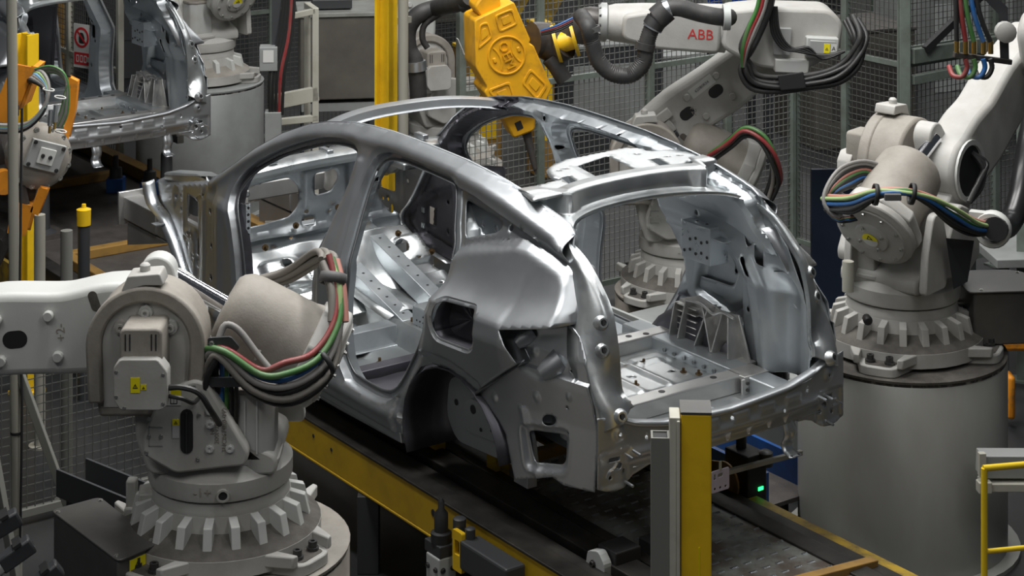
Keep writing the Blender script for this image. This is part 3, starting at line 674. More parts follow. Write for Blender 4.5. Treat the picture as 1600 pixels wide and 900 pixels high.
def toe(P):
    v, a = P[:, 0], P[:, 1]; u = 3.10-.36*a+.0*v; z = 1.04-.34*a+.07*a*a
    h = pad(P, rrect(-.42, .25, .14, .18, .04), .03, .02)+pad(P, rrect(-.60, .62, .03, .2, .02), .015)+pad(P, rrect(-.40, .72, .09, .12, .03), .025, .02)-ridge(P, (-.3, .1), (-.22, .9), .04, .03)+ridge(P, (-.62, .45), (-.3, .5), .02, .02)
    h = h+pad(P, rrect(.42, .25, .14, .18, .04), .03, .02)+pad(P, rrect(.40, .72, .09, .12, .03), .025, .02)+.02*np.sin(v*14+2)*np.sin(a*7)
    return np.stack([u-h*.7, -v, z+h*.7-Z0], 1)
to = sheet('toe_board', [(-.70, -.1), (.40, -.1), (.44, .5), (.62, 1.0), (-.70, 1.0)], [ring(-.42, .16, .032, 12, .09), ring(.30, .20, .032, 12, .09)]+circs([(-.47, .42), (-.3, .36), (-.45, .68), (-.38, .68), (.2, .45), (.36, .4), (-.62, .3), (-.55, .85), (-.3, .9), (.2, .25), (.28, .7), (.42, .8), (-.2, .2)], .013), toe, .018, 'steel_floor', car)
for (u, v, z) in ((3.03, -.55, 1.12), (2.98, -.30, .98), (2.95, -.47, .95), (3.18, -.28, 1.16), (3.18, .12, 1.18), (2.86, -.40, .84), (3.06, .30, 1.05), (2.95, .45, .95), (3.17, -.02, 1.22), (2.88, -.55, .90), (2.2, -.35, .70), (2.62, -.2, .72), (2.0, -.5, .70), (1.72, -.42, .70), (2.7, -.5, .70)):
    b = MB(); b.lathe([(.018, 0), (.018, .008), (.009, .008), (.008, .03)], 8, T(*CL(u, v, z))@(RY(-70) if z > .75 else ID)); b.build('ground_stud', 'stud_brown', fp, 30)
rows = []
for i in range(27):
    v = -.70+1.40*i/26; b = .012*abs(math.sin(i*1.9)); zz = 1.50+.035*(1-(v/.7)**2)
    rows.append([CL(3.10, v, zz-.055), CL(3.095, v, zz-.01), CL(3.12, v, zz+.006+b*.3), CL(3.20, v, zz+.012), CL(3.24, v, zz-.005), CL(3.25, v, zz-.05)])
loft('cowl_panel', rows, 'steel_floor', car)
for (v, wd) in ((-.45, .05), (-.1, .04), (.3, .05), (.52, .04)):
    b = MB(); b.box((3.16, -v, 1.545-Z0), (.10, wd, .03)); b.build('cowl_bridge', 'zinc', car, 30, bevel=.006)
KP = [cp(x, y, v=.57)[::2] for x, y in ((668, 255), (655, 285), (640, 318), (628, 335), (630, 352), (648, 374), (700, 408), (775, 425), (790, 260))]
KPK = rpoly([cp(x, y, v=.57)[::2] for x, y in ((652, 316), (668, 300), (705, 292), (705, 402), (672, 390), (654, 366))], .03, 3)
def kick(P):
    u, z = P[:, 0], P[:, 1]; v = .57+pad(P, KPK, .045, .016)+.012*np.exp(-((dist_loop(P, KP)-.05)/.012)**2)
    return np.stack([u, -v, z-Z0], 1)
kp = sheet('kick_panel', rpoly(KP, .03, 3), circs([cp(x, y, v=.57)[::2] for x, y in ((690, 318), (690, 364), (655, 382), (676, 396))], .012)+[rrect(*cp(673, 338, v=.6)[::2], .035, .05, .006)], kick, .014, 'hot_stamped', car)
for (x, y) in ((661, 328), (661, 352)):
    b = MB(); b.box(CL(*cp(x, y, v=.59)), (.03, .01, .03)); b.build('clip', 'zinc', kp, 0, bevel=.003)
rr = [[CL(*cp(x, y, v=.50)), CL(*cp(x+7, y-1, v=.53)), CL(*cp(x+10, y-1, v=.56))] for x, y in spl2([(664, 258), (652, 285), (637, 316), (624, 335), (626, 354), (644, 377), (697, 412)], 4)]
loft('kick_flange', rr, 'steel_floor', car)
# hinge reinforcement with holes on the front pillar
for s in (-1, 1):
    h = MB(); h.box((2.965, -s*.69, 1.30-Z0), (.03, .03, .18)); h.box((3.0, -s*.70, 1.30-Z0), (.05, .012, .17)); ho = h.build('hinge_bracket', 'zinc', car, 30, bevel=.003)
    for k in range(5):
        b = MB(); b.cyl(CL(2.949, s*.69, 1.23+.035*k), CL(2.9485, s*.69, 1.23+.035*k), .008, 8); b.build('hole', 'black', ho, 0)
# ---- front structure
for s in (-1, 1):
    AP = rpoly([(3.30, .76), (3.32, 1.40), (3.50, 1.41), (3.85, 1.34), (4.16, 1.29), (4.22, 1.24), (4.16, 1.12), (3.98, 1.06), (3.86, .96), (3.72, .82), (3.58, .74)], .03, 3)
    def ap(P, s=s):
        u, z = P[:, 0], P[:, 1]; d = dist_loop(P, AP[3:30], False)
        v = .66-.05*np.clip((u-3.3)/.9, 0, 1)-.10*np.clip(1-np.abs(1.40-.13*np.clip((u-3.5)/.6, 0, 1)-z)/.035, 0, 1)**2
        v = v+.008*np.exp(-((u-3.55)/.015)**2)-pad(P, rrect(3.64, .95, .03, .13, .02), .010, .008)-pad(P, rrect(3.90, 1.20, .06, .07, .01), .010, .008)+ridge(P, (3.82, 1.30), (3.82, 1.0), .01, .008)+pad(P, rrect(3.78, 1.04, .03, .02, .01), .008, .006)+pad(P, rrect(3.71, 1.05, .025, .02, .01), .008, .006)
        return np.stack([u, -s*v, z-Z0], 1)
    apo = sheet('apron_panel', AP, [rrect(3.70, 1.185, .072, .075, .015), rrect(3.645, .99, .014, .045, .012), rrect(3.645, .90, .012, .02, .010)]+circs([(3.76, 1.045), (3.71, 1.05), (3.70, .93), (3.77, .98), (3.95, 1.205), (3.88, 1.22), (3.88, 1.15), (3.55, 1.30), (3.5, 1.2)], .011), ap, .016, 'steel', car)
    fl = MB(); P_ = [(3.60, .74), (3.74, .83), (3.86, .96), (4.0, 1.08), (4.16, 1.14), (4.22, 1.25)]
    fl.grid([[CL(u, s*.625, z), CL(u+.012, s*.665, z-.012), CL(u+.03, s*.69, z-.016)] for u, z in interp(P_, 4)]); fl.build('apron_flange', 'zinc', car, 40, solid=.003)
    for (u, z) in ((3.98, 1.07), (3.80, .88)):
        b = MB(); b.box((u+.03, -s*.70, z-Z0-.02), (.06, .06, .006), ); b.build('flange_tab', 'zinc', car, 0)
    # strut tower and upper rail
    st = MB(); st.lathe([(.17, 0), (.16, .13), (.12, .17), (.06, .175), (.055, .16)], 18, T(*CL(3.78, s*.44, 1.14))); st.build('strut_tower', 'cast_alu', car, 50)
    ur = MB(); ur.prism([(3.3, 1.36), (3.75, 1.37), (4.15, 1.30), (4.15, 1.25), (3.75, 1.31), (3.3, 1.32)], 0, .11, Matrix(((1, 0, 0, 0), (0, 0, 1, -.60 if s > 0 else .49), (0, 1, 0, -Z0), (0, 0, 0, 1)))); ur.build('upper_rail', 'steel_floor', car, 30, bevel=.012)
    fr = MB(); fr.bar(CL(3.2, s*.40, .88), CL(4.45, s*.45, .92), .10, .14); fr.build('front_rail', 'aluminium', car, 30, bevel=.006)
    cr = MB(); M = frame(CL(4.45, s*.45, .92), (1, 0, 0)); cr.box((.22, 0, 0), (.44, .12, .13), M); co = cr.build('crash_box', 'aluminium', car, 30, bevel=.004)
    e = MB(); e.box((.445, 0, 0), (.02, .19, .20), M); e.build('end_plate', 'aluminium', co, 30, bevel=.004)
    wg = MB(); wg.prism([(4.86, .84), (4.86, .70), (4.30, .84)], 0, .10, Matrix(((1, 0, 0, 0), (0, 0, 1, -s*.45-.05), (0, 1, 0, -Z0), (0, 0, 0, 1)))); wg.build('crash_box_gusset', 'aluminium', co, 30)
bm = MB(); bm.bar(CL(4.05, -.55, 1.14), CL(4.05, .55, 1.14), .10, .10); bm.build('front_beam', 'aluminium', car, 30, bevel=.008)
bm = MB(); bm.bar(CL(3.62, -.50, 1.00), CL(3.62, .50, 1.00), .08, .06); bm.build('front_lower_beam', 'steel_inner', car, 30, bevel=.006)
# crumpled bright reinforcement at the far pillar foot
for s in (-1, 1):
    random.seed(3)
    rows = [[CL(3.35+.05*j, s*(.40+.05*i), 1.36+.05*math.sin(i*1.3)+.03*random.random()-.02*j) for j in range(7)] for i in range(6)]
    loft('tower_brace', rows, 'zinc', car, smooth=20)
# ================================================================== second body, one station further along the line
car2 = copy_tree(car); car2.location = W(6.10, 0, Z0+.09)
tag(car2, 'dark silver car body shell at the top left, waiting at the next station', 'car body', 'car body shells on the line')
# ================================================================== setting
m = MB(); m.box((0, 12, -.05), (34, 40, .1)); m.build('floor', 'floor', None, 0, kind='structure')
m = MB(); m.box((0, 30, 3), (40, .2, 8)); m.build('wall_back', 'wall_far', None, 0, kind='structure')
def A(p0, p1, wd, ht): return MB().bar(p0, p1, wd, ht)
# ---- mesh fences
def fence(label, a, b, z0, z1, posts, rails, wire='fence_wire', pitch=.043, post=.05, rail=.035, pm='fence_post'):
    """a, b: plan points; posts: distances along; rails: heights"""
    a = Vector((a[0], a[1], 0)); b = Vector((b[0], b[1], 0)); d = (b-a).normalized(); L_ = (b-a).length
    e = empty('mesh_fence', a, 0, label=label, cat='fence', group='mesh safety fences')
    for t in posts:
        p = MB(); q = d*t; p.box((0, 0, z1/2+.02), (post, post, z1+.04), frame(q, d)); po = p.build('post', pm, e, 0, bevel=.004)
        f = MB(); f.box((0, 0, .006), (post*2.2, post*2.2, .012), frame(q, d)); f.build('foot_plate', pm, po, 0)
    for z in rails:
        r = MB(); r.bar(Vector((0, 0, z)), d*L_+Vector((0, 0, z)), rail, rail); r.build('rail', pm, e, 0)
    ps = sorted(posts)
    for t0, t1 in zip(ps[:-1], ps[1:]):
        g = MB(); n = d.cross(Vector((0, 0, 1))); r = .0021
        def wire_bar(p, q, s1, s2):
            vs_ = [p+s1+s2, p+s1-s2, p-s1-s2, p-s1+s2, q+s1+s2, q+s1-s2, q-s1-s2, q-s1+s2]
            g.add(vs_, [(0, 1, 5, 4), (1, 2, 6, 5), (2, 3, 7, 6), (3, 0, 4, 7)])
        t = t0+pitch*.5
        while t < t1:
            wire_bar(d*t+Vector((0, 0, z0)), d*t+Vector((0, 0, z1)), d*r, n*r); t += pitch
        z = z0
        while z <= z1:
            wire_bar(d*t0+Vector((0, 0, z)), d*t1+Vector((0, 0, z)), Vector((0, 0, r)), n*r); z += pitch
        g.build('wire_mesh', wire, e, 0, kind='stuff')
    return e
def pl(u, v): p = W(u, v, 0); return (p.x, p.y)
fence('pale wire mesh fence crossing behind the yellow welding gun and the boot opening', pl(4.13, 1.45), pl(4.13, 4.33), .12, 2.2, (0, .62, 1.55, 2.25, 2.88), (.10, 1.50, 2.2), 'fence_wire_mid')
fence('dark mesh fence panel with pale green posts left of the tall corner post', pl(4.13, 4.36), pl(3.10, 4.36), .12, 2.5, (0, .5, 1.03), (.10, 1.52, 2.15, 2.5))
fence('dark mesh fence behind the white robot arm at the top right', pl(3.10, 4.40), pl(3.10, 7.6), .12, 2.5, (0, .9, 1.8, 3.2), (.10, 1.52, 1.62, 2.5))
fence('mesh fence far behind the front car body beside the grey cabinet', pl(9.2, 1.75), pl(9.2, 4.9), .12, 2.2, (0, 1.1, 2.2, 3.25), (.1, 1.2, 2.2))
fence('mesh fence at the lower left behind the control box', (-3.6, 8.75), (-1.75, 10.07), .06, .86, (0, 1.1, 2.25), (.06, .86), 'fence_wire', pm='pipe_grey')
fence('mesh fence with the red sign seen through the waiting car body', pl(11.4, 1.05), pl(8.4, 1.05), .10, 2.0, (0, 1.0, 2.0, 3.0), (.08, 1.0, 2.0), 'fence_wire', pm='cream')
fence('second mesh fence in the far background behind the machines', (-1.0, 20.5), (7.5, 20.5), .1, 2.4, (0, 1.7, 3.4, 5.1, 6.8, 8.5), (.1, 1.2, 2.4), pitch=.06)
fence('mesh fence on the right behind the robot control box', (3.0, 11.6), (4.2, 11.2), .10, 1.9, (0, .6, 1.26), (.1, 1.0, 1.9))
# cross beams and diagonal of the tall corner
e = empty('corner_structure', W(3.08, 4.36, 0), 0, label='tall grey green corner post with beams and a dark diagonal strut', cat='frame')
def loc(e, p): return Vector(p)-e.location
b = MB(); b.box((0, 0, 1.3), (.075, .075, 2.6)); b.build('corner_post', 'fence_post', e, 0, bevel=.004)
for (p, q, wd) in ((W(3.05, 4.4, 1.58), W(3.05, 6.6, 1.58), .10), (W(3.05, 4.4, 1.42), W(3.05, 6.6, 1.46), .06), (W(4.6, 4.36, 2.36), W(2.3, 4.36, 2.30), .07)):
    b = MB(); b.bar(loc(e, p), loc(e, q), .05, wd); b.build('cross_beam', 'fence_post', e, 0, bevel=.004)
b = MB(); b.bar(loc(e, W(3.02, 4.5, 1.62)), loc(e, W(3.02, 5.9, 2.4)), .04, .05); b.build('diagonal_strut', 'black', e, 0)
# ---- conveyor under the first body
def beam_w(name, u0, u1, v, z0, z1, wd, m, parent, bevel=.004):
    o = MB(); e_ = parent.location
    o.bar(W(u0, v, (z0+z1)/2)-e_, W(u1, v, (z0+z1)/2)-e_, wd, z1-z0); return o.build(name, m, parent, 0, bevel=bevel)
cv = empty('conveyor', W(1, 0, 0), 0, label='yellow and black roller conveyor carrying the silver car body', cat='conveyor')
for (v, m_) in ((-.80, 'yellow_beam_shaded'), (.62, 'yellow_worn')):
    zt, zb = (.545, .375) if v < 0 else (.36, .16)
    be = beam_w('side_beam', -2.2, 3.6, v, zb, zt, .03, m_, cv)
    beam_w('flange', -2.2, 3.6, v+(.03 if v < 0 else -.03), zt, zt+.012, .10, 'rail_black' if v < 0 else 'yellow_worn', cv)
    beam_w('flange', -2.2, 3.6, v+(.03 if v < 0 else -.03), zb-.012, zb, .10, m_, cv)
    for u in (2.05, 1.88, 1.0, .95, .35):
        b = MB(); q = W(u, v-.0155 if v < 0 else v+.0155, (zb+zt)/2+.03*math.sin(u*7))-cv.location; b.cyl(q, q-Vector((LX, LY, 0))*.002, .016 if u == 1.0 else .009, 10); b.build('hole', 'black', be, 0)
for (v, wd, z) in ((-.70, .10, .55), (-.565, .12, .57), (-.44, .06, .55), (.40, .10, .42), (.50, .08, .40)):
    beam_w('rail', -2.2, 3.6, v, z-.12, z, wd, 'rail_black', cv)
beam_w('deck_edge', -2.2, 3.6, -.36, .40, .435, .07, 'deck_plate', cv)
for v in (-.78, .58):
    for u in (-1.2, .3, 1.6, 2.9):
        b = MB(); q = W(u, v, .18)-cv.location; b.box((0, 0, 0), (.10, .10, .36), T(*q)); b.build('leg', 'charcoal', cv, 0, bevel=.004)
b = MB(); b.add([W(u, v, z)-cv.location for z in (.40, .41) for u, v in ((-.6, -.34), (1.45, -.34), (1.45, .36), (-.6, .36))], [(0, 1, 2, 3), (7, 6, 5, 4), (0, 4, 5, 1), (1, 5, 6, 2), (2, 6, 7, 3), (3, 7, 4, 0)])
tp = b.build('tread_plate', 'steel_plate', cv, 0)
lz = MB()
k = 0
for i in range(26):
    for j in range(9):
        u, v = -.5+.075*i, -.30+.075*j+(.0375 if i % 2 else 0)
        for t in range(5):
            uu, vv = u+.0, v+(t-2)*.0085
            lz.add([W(uu+.011, vv, .410)-cv.location, W(uu, vv-.0028, .410)-cv.location, W(uu-.011, vv, .410)-cv.location, W(uu, vv+.0028, .410)-cv.location, W(uu, vv, .416)-cv.location], [(0, 1, 4), (1, 2, 4), (2, 3, 4), (3, 0, 4)])
lz.build('tread_lozenges', 'zinc', tp, 0, kind='stuff')
for (u, v, z1, wd) in ((1.10, -.40, .765, .075), (1.42, -.52, .70, .06), (1.10, .40, .765, .075), (2.6, -.5, .665, .075), (2.6, .5, .665, .075), (3.3, .5, .665, .06)):
    st = empty('support_stand', W(u, v, .435), ANG)
    tag(st, {(1.10, -.40): 'ochre support post with bolted foot under the near rear wheel arch', (1.42, -.52): 'short ochre support post under the near sill end', (1.10, .40): 'ochre support post under the far rear wheel arch', (2.6, -.5): 'ochre support post under the near sill',
        (2.6, .5): 'ochre support post under the far sill', (3.3, .5): 'ochre support post under the far front pillar'}[(u, v)], 'stand', 'support posts under the car body')
    h = z1-.435; b = MB(); b.box((0, 0, h/2+.02), (wd, wd, h-.04)); b.build('post', 'yellow_worn', st, 0, bevel=.004)
    b = MB(); b.box((0, 0, .01), (.17, .15, .02)); b.build('foot_plate', 'wood_bar', st, 0, bevel=.003); b = MB(); b.box((0, 0, h-.01), (wd*1.2, wd*1.2, .02)); b.build('pad', 'black', st, 0)
    bolts('foot_bolt', [T(x, y, .02) for x in (-.06, .06) for y in (-.05, .05)], .008, .016, 'bolt', st)
for (u, lab) in ((1.28, 'ochre cross bar on the conveyor under the near rear wheel'), (-.35, 'brown cross bar of the conveyor behind the yellow post')):
    b = MB(); b.bar(W(u, -.38, .47), W(u, .52, .47 if u > 0 else .40), .05, .05); b.build('cross_bar', 'wood_bar', None, 0, bevel=.004, label=lab, cat='bar')
# ---- conveyor deck of the next station
dk = empty('conveyor_deck', W(5.6, 0, 0), 0, label='dark steel conveyor deck with timber bars and yellow front below the waiting body', cat='conveyor')
def zone(name, pts, z0, z1, m_, parent, **kw):
    o = MB(); o.prism([tuple((W(u, v, 0)-parent.location).xy) for u, v in pts], z0, z1); return o.build(name, m_, parent, 0, **kw)
zone('deck_plate', [(4.30, -.62), (9.4, -.62), (9.4, .75), (4.30, .75)], .40, .415, 'deck_plate', dk)
zone('front_beam', [(4.27, -.62), (4.30, -.62), (4.30, .75), (4.27, .75)], .18, .40, 'yellow', dk, bevel=.003)
for v in (-.50, -.12, .25, .6):
    b = MB(); q = W(4.268, v, .3)-dk.location; b.cyl(q, q+Vector((-FX, -FY, 0))*.002, .008, 8); b.build('hole', 'black', dk, 0)
zone('side_beam', [(4.4, -.80), (9.4, -.80), (9.4, -.77), (4.4, -.77)], .16, .36, 'yellow_worn', dk, bevel=.003)
zone('side_rail', [(4.5, -.76), (9.4, -.76), (9.4, -.66), (4.5, -.66)], .30, .45, 'rail_black', dk, bevel=.004)
zone('edge_bar', [(4.62, -.60), (5.6, -.60), (5.6, -.53), (4.62, -.53)], .415, .48, 'wood_bar', dk, bevel=.006)
zone('cross_bar', [(5.62, -.55), (5.70, -.55), (5.70, .15), (5.62, .15)], .415, .475, 'wood_bar', dk, bevel=.006)
zone('cross_bar', [(7.4, -.55), (7.48, -.55), (7.48, .6), (7.4, .6)], .415, .475, 'wood_bar', dk, bevel=.006)
zone('far_rail', [(4.6, .70), (9.4, .70), (9.4, .80), (4.6, .80)], .36, .50, 'wood_bar', dk, bevel=.004)
for u in (4.7, 6.4, 8.2):
    for v in (-.7, .7): zone('leg', [(u, v-.05), (u+.1, v-.05), (u+.1, v+.05), (u, v+.05)], 0, .40, 'charcoal', dk)
for (u, v) in ((6.3, -.45), (6.3, .45), (8.6, -.5), (8.6, .5)):
    st = empty('body_stand', W(u, v, .415), ANG); tag(st, 'dark support pin %s the waiting car body, %s side' % ('under the rear of' if u < 7 else 'under the front of', 'near' if v < 0 else 'far'), 'stand', 'support posts under the waiting body')
    b = MB(); b.lathe([(.09, 0), (.09, .03), (.045, .05), (.04, .42 if u < 7 else .33), (.02, .46 if u < 7 else .36)], 12); b.build('pin', 'charcoal', st, 40); b = MB(); b.box((0, 0, .015), (.24, .24, .03)); b.build('base', 'deck_plate', st, 0)
# tooling pins near the deck
for (px, py, Y) in ((181, 300, 14.3), (234, 300, 14.2)):
    q = at(px, py, Y); st = empty('clamp_unit', (q.x, q.y, .415)); tag(st, 'small dark clamping unit on the deck, %s' % ('left of the robot pedestal' if px < 200 else 'in front of the robot pedestal'), 'clamp', 'clamps on the next deck')
    b = MB(); b.box((0, 0, .05), (.12, .12, .10)); b.build('base', 'blue', st, 0, bevel=.004); b = MB(); b.lathe([(.05, .1), (.045, .17), (.02, .18), (.018, .26)], 10); b.build('cylinder', 'charcoal', st, 40); b = MB(); b.box((0, .02, .14), (.05, .03, .03)); b.build('valve', 'yellow', st, 0)
# ---- steel columns and pipes
def hcol(lab, px, Y, wpx, ztop, m_, name='steel_column', z0=0.0, ang=20):
    X = (px-800)/F*Y; wd = wpx/F*Y; e_ = empty(name, (X, Y, z0), R(ang)); tag(e_, lab, 'column')
    h = ztop-z0
    for (y0, nm) in ((-wd*.5, 'flange'), (wd*.5, 'flange')):
        b = MB(); b.box((0, y0, h/2), (wd, .014, h)); b.build(nm, m_, e_, 0, bevel=.002)
    b = MB(); b.box((0, 0, h/2), (.014, wd, h)); b.build('web', m_, e_, 0)
    b = MB(); b.box((0, 0, .01), (wd*1.7, wd*1.7, .02)); b.build('foot_plate', m_, e_, 0); return e_
hcol('yellow steel column at the left edge behind the orange gun', 42, 11.4, 24, 2.08, 'yellow', ang=58)
hcol('tall yellow steel column between the grey cabinet and the grey robot arm', 603, 12.2, 24, 2.75, 'yellow', ang=58)
hcol('rusty brown column seen through the waiting car body', 85, 17.0, 26, 1.95, 'wood_bar', ang=30)
def pipe(lab, px, Y, r, z0, z1, m_, name='pipe', px2=None):
    X = (px-800)/F*Y; X2 = ((px2 or px)-800)/F*Y; e_ = empty(name, (X, Y, z0)); tag(e_, lab, 'pipe')
    b = MB(); b.cyl((X2-X, 0, z1-z0), (0, 0, 0), r, 14); b.build('tube', m_, e_, 40); b = MB(); b.lathe([(r*2, 0), (r*2, .012), (r, .012)], 14); b.build('foot_flange', m_, e_, 30); return e_
pp = pipe('slim cream pipe standing at the far left edge', 27, 8.9, .024, 0, 3.3, 'pipe_cream', px2=16)
b = MB(); b.tube([(.02, -.03, .2), (.03, -.035, .9), (.018, -.03, 1.2), (.03, -.035, 2.2)], .006, 6); b.build('cable', 'black', pp, 40)
b = MB(); b.lathe([(.027, 0), (.027, .012)], 12, T(-.005, 0, .72)); b.build('strap', 'black', pp, 40)
pipe('grey upright pipe behind the white robot arm at the left', 104, 9.9, .030, 0, 1.36, 'pipe_grey')
pipe('slim grey pipe beside the yellow column at the left', 62, 10.6, .030, 0, 1.25, 'pipe_cream')
e_ = empty('yellow_bollard', at(131, 455, 11.3).xy.to_3d(), 0, label='black post with a yellow cap in front of the dark deck', cat='bollard')
b = MB(); b.lathe([(.035, 0), (.035, 1.02)], 12); b.build('post', 'charcoal', e_, 40); b = MB(); b.lathe([(.04, 1.0), (.042, 1.09), (.015, 1.10), (.012, 1.12)], 14); b.build('cap', 'yellow', e_, 40)
e_ = empty('brace_struts', (-2.25, 8.60, 0), 0, label='pair of leaning grey steel struts behind the lower left fence', cat='strut')
for (p, q) in (((.12, 0, 0), (-.12, .1, 1.15)), ((.35, .3, .1), (-.05, .3, 1.2))):
    b = MB(); b.bar(p, q, .035, .035); b.build('strut', 'pipe_grey', e_, 0, bevel=.003)
pipe('cream service pipe beside the tall yellow column', 630, 12.0, .032, 0, 2.75, 'pipe_cream')
# ---- front yellow post group
fp_ = W(-.5, -.675, 0); yp = empty('guide_post', (fp_.x, fp_.y, 0), R(-3)); tag(yp, 'yellow and grey upright guide post standing in front of the rear panel', 'post')
h = 1.36
b = MB(); b.box((.055, 0, h/2), (.115, .13, h)); b.build('yellow_tube', 'yellow', yp, 0, bevel=.006)
b = MB(); b.box((.055, 0, h+.004), (.118, .133, .008)); b.build('top_cap', 'box_grey', yp, 0)
b = MB(); b.box((-.025, -.02, h/2-.005), (.04, .11, h-.01)); b.box((-.012, -.075, h/2-.01), (.012, .02, h-.02)); b.build('guide_profile', 'cream', yp, 0, bevel=.003)
b = MB(); b.prism([(-.115, -.07), (-.045, -.07), (-.045, .01), (-.115, .01)], 0, h-.09, holes=[[(-.107, -.062), (-.053, -.062), (-.053, .002), (-.107, .002)]]); b.build('square_tube', 'pipe_grey', yp, 0)
b = MB(); b.box((-.08, -.03, h-.10), (.052, .062, .01)); b.build('tube_plug', 'black', yp, 0)
b = MB(); b.box((0, 0, .01), (.34, .26, .02)); b.build('foot_plate', 'charcoal', yp, 0)
b = MB(); b.box((.07, -.07, .56), (.006, .004, .14)); b.box((.066, -.0665, .8), (.003, .003, .12)); b.build('scratch', 'label_yellow', yp, 0)
# ---- cabinet and cream frame in the background
cb = at(522, 150, 14.6); e_ = empty('steel_cabinet', (cb.x, cb.y+.3, 0), R(8)); tag(e_, 'large brown grey steel cabinet left of the tall yellow column', 'cabinet')
b = MB(); b.box((0, 0, 1.32), (.58, .55, .62)); b.build('body', 'cabinet', e_, 0, bevel=.008); b = MB(); b.box((0, 0, 1.64), (.62, .58, .03)); b.build('top', 'cabinet_top', e_, 0, bevel=.004)
b = MB(); b.box((0, 0, .95), (.56, .5, .06)); b.build('shelf', 'grey_paint', e_, 0); b = MB(); b.box((-.05, -.05, 1.70), (.30, .22, .07)); b.build('vent_box', 'charcoal', e_, 0, bevel=.006)
for x in (-.25, .25):
    for y in (-.22, .22): b = MB(); b.box((x, y, .47), (.05, .05, .94)); b.build('leg', 'charcoal', e_, 0)
e_ = empty('cream_frame', (at(470, 100, 13.6).x, 13.6, 0), R(10)); tag(e_, 'cream painted square tube frame in front of the grey cabinet', 'frame')
for (x, y, z1) in ((.10, 0, 1.86), (.06, .22, 1.82), (-.16, 0, 1.18), (-.17, .25, 1.15)):
    b = MB(); b.box((x, y, z1/2), (.045, .045, z1)); b.build('upright', 'cream', e_, 0, bevel=.004)
for (p, q, ht) in (((-.18, 0, 1.22), (.12, 0, 1.27), .10), ((-.18, 0, 1.08), (.12, 0, 1.10), .045), ((.10, -.02, 1.84), (.06, .24, 1.84), .045), ((-.1, 0, 1.80), (.1, 0, 1.84), .04)):
    b = MB(); b.bar(p, q, .045, ht); b.build('cross_bar', 'cream', e_, 0, bevel=.004)
e_ = empty('junction_post', (at(427, 200, 13.2).x, 13.2, 0), R(5)); tag(e_, 'grey cable post with a white label and black cables beside the robot pedestal', 'post')
b = MB(); b.box((0, 0, .62), (.11, .11, 1.24)); b.build('post', 'grey_paint', e_, 0, bevel=.005); b = MB(); b.box((-.03, -.02, 1.60), (.12, .12, .16)); b.build('box', 'grey_paint', e_, 0, bevel=.005)
b = MB(); b.box((-.03, -.082, 1.62), (.07, .003, .08)); b.build('paper_label', 'label_white', e_, 0)
b = MB(); b.box((.02, .03, 2.0), (.06, .05, .9)); b.build('back_post', 'charcoal', e_, 0)
for k in range(5):
    b = MB(); b.tube([(-.02+.02*k, -.03, 1.22), (-.02+.024*k, -.06, 1.5), (.05+.02*k, -.02, 1.8), (.09+.015*k, .02, 2.3)], .012, 6); b.build('cable', 'cable_red' if k == 3 else 'cable_black', e_, 40)
# ---- background machines beyond the fences (seen through the mesh)
def machine(lab, px, Y, wd, dp, ht, m_, z0=0., top=None, ang=20, cat='machine'):
    e_ = empty('machine_housing', ((px-800)/F*Y, Y+dp/2, 0), R(ang)); tag(e_, lab, cat)
    b = MB(); b.box((0, 0, z0+(ht-z0)/2), (wd, dp, ht-z0)); b.build('housing', m_, e_, 0, bevel=.01)
    b = MB(); b.box((0, 0, ht+.015), (wd*1.03, dp*1.03, .03)); b.build('lid', top or m_, e_, 0, bevel=.005)
    b = MB(); b.box((0, -dp/2-.004, z0+(ht-z0)*.55), (wd*.7, .01, (ht-z0)*.6)); b.build('door', top or m_, e_, 0, bevel=.004)
    if z0:
        for x in (-.45, .45):
            for y in (-.4, .4): b = MB(); b.box((x*wd, y*dp, z0/2), (.06, .06, z0)); b.build('leg', 'charcoal', e_, 0)
    return e_
machine('low dark machine behind the corrugated hose', 930, 17.0, 1.0, .8, .95, 'charcoal', top='grey_paint')
machine('pale grey locker behind the fence under the robot forearm', 1010, 21.3, 1.0, .5, 2.0, 'pale_panel', ang=5)
machine('second pale grey locker further right behind the fence', 1150, 22.2, .8, .5, 2.1, 'pale_panel', ang=5)
machine('blue plastic bin behind the mesh, right of the slanted robot arm', 1160, 16.6, .42, .4, 1.42, 'blue_bin', z0=1.04, cat='bin')
machine('dark brown machine behind the dark mesh left of the corner post', 1330, 17.4, 1.0, .8, 1.0, 'cabinet', top='deck_plate')
machine('grey machine behind the mesh right of the corner post', 1500, 18.2, 1.2, .8, 1.35, 'grey_paint', top='pale_panel')
machine('ochre machine seen behind the tip of the yellow gun', 745, 16.6, .34, .3, 1.0, 'wood_bar', top='yellow')
machine('narrow ochre machine right of the gun tip behind the mesh', 845, 16.3, .14, .3, 1.25, 'wood_bar', top='yellow')
machine('dark cabinet behind the left robots at the top edge', 250, 20.5, 1.6, .8, 1.6, 'charcoal')
machine('low grey bench behind the pale fence', 985, 19.0, 1.6, .7, .45, 'grey_paint', top='pale_panel')
machine('dark machine in the far right background', 1400, 21.8, 2.4, .8, 1.2, 'charcoal', top='cabinet_top')
machine('dark machine behind the tall yellow column in the far back', 660, 21.8, 1.6, .8, 1.3, 'charcoal', top='cabinet')
for (px, Y, lab) in ((1270, 18.8, 'pale green upright post far behind the blue bin'), (1370, 19.2, 'pale green upright post far behind the corner post'), (1560, 17.2, 'pale green upright post behind the white robot arm'), (985, 18.2, 'pale green upright post behind the corrugated hose'), (850, 20.2, 'olive yellow upright post at the top behind the gun')):
    hcol(lab, px, Y, 14, 2.9, 'fence_post' if px != 850 else 'yellow_worn', ang=35)
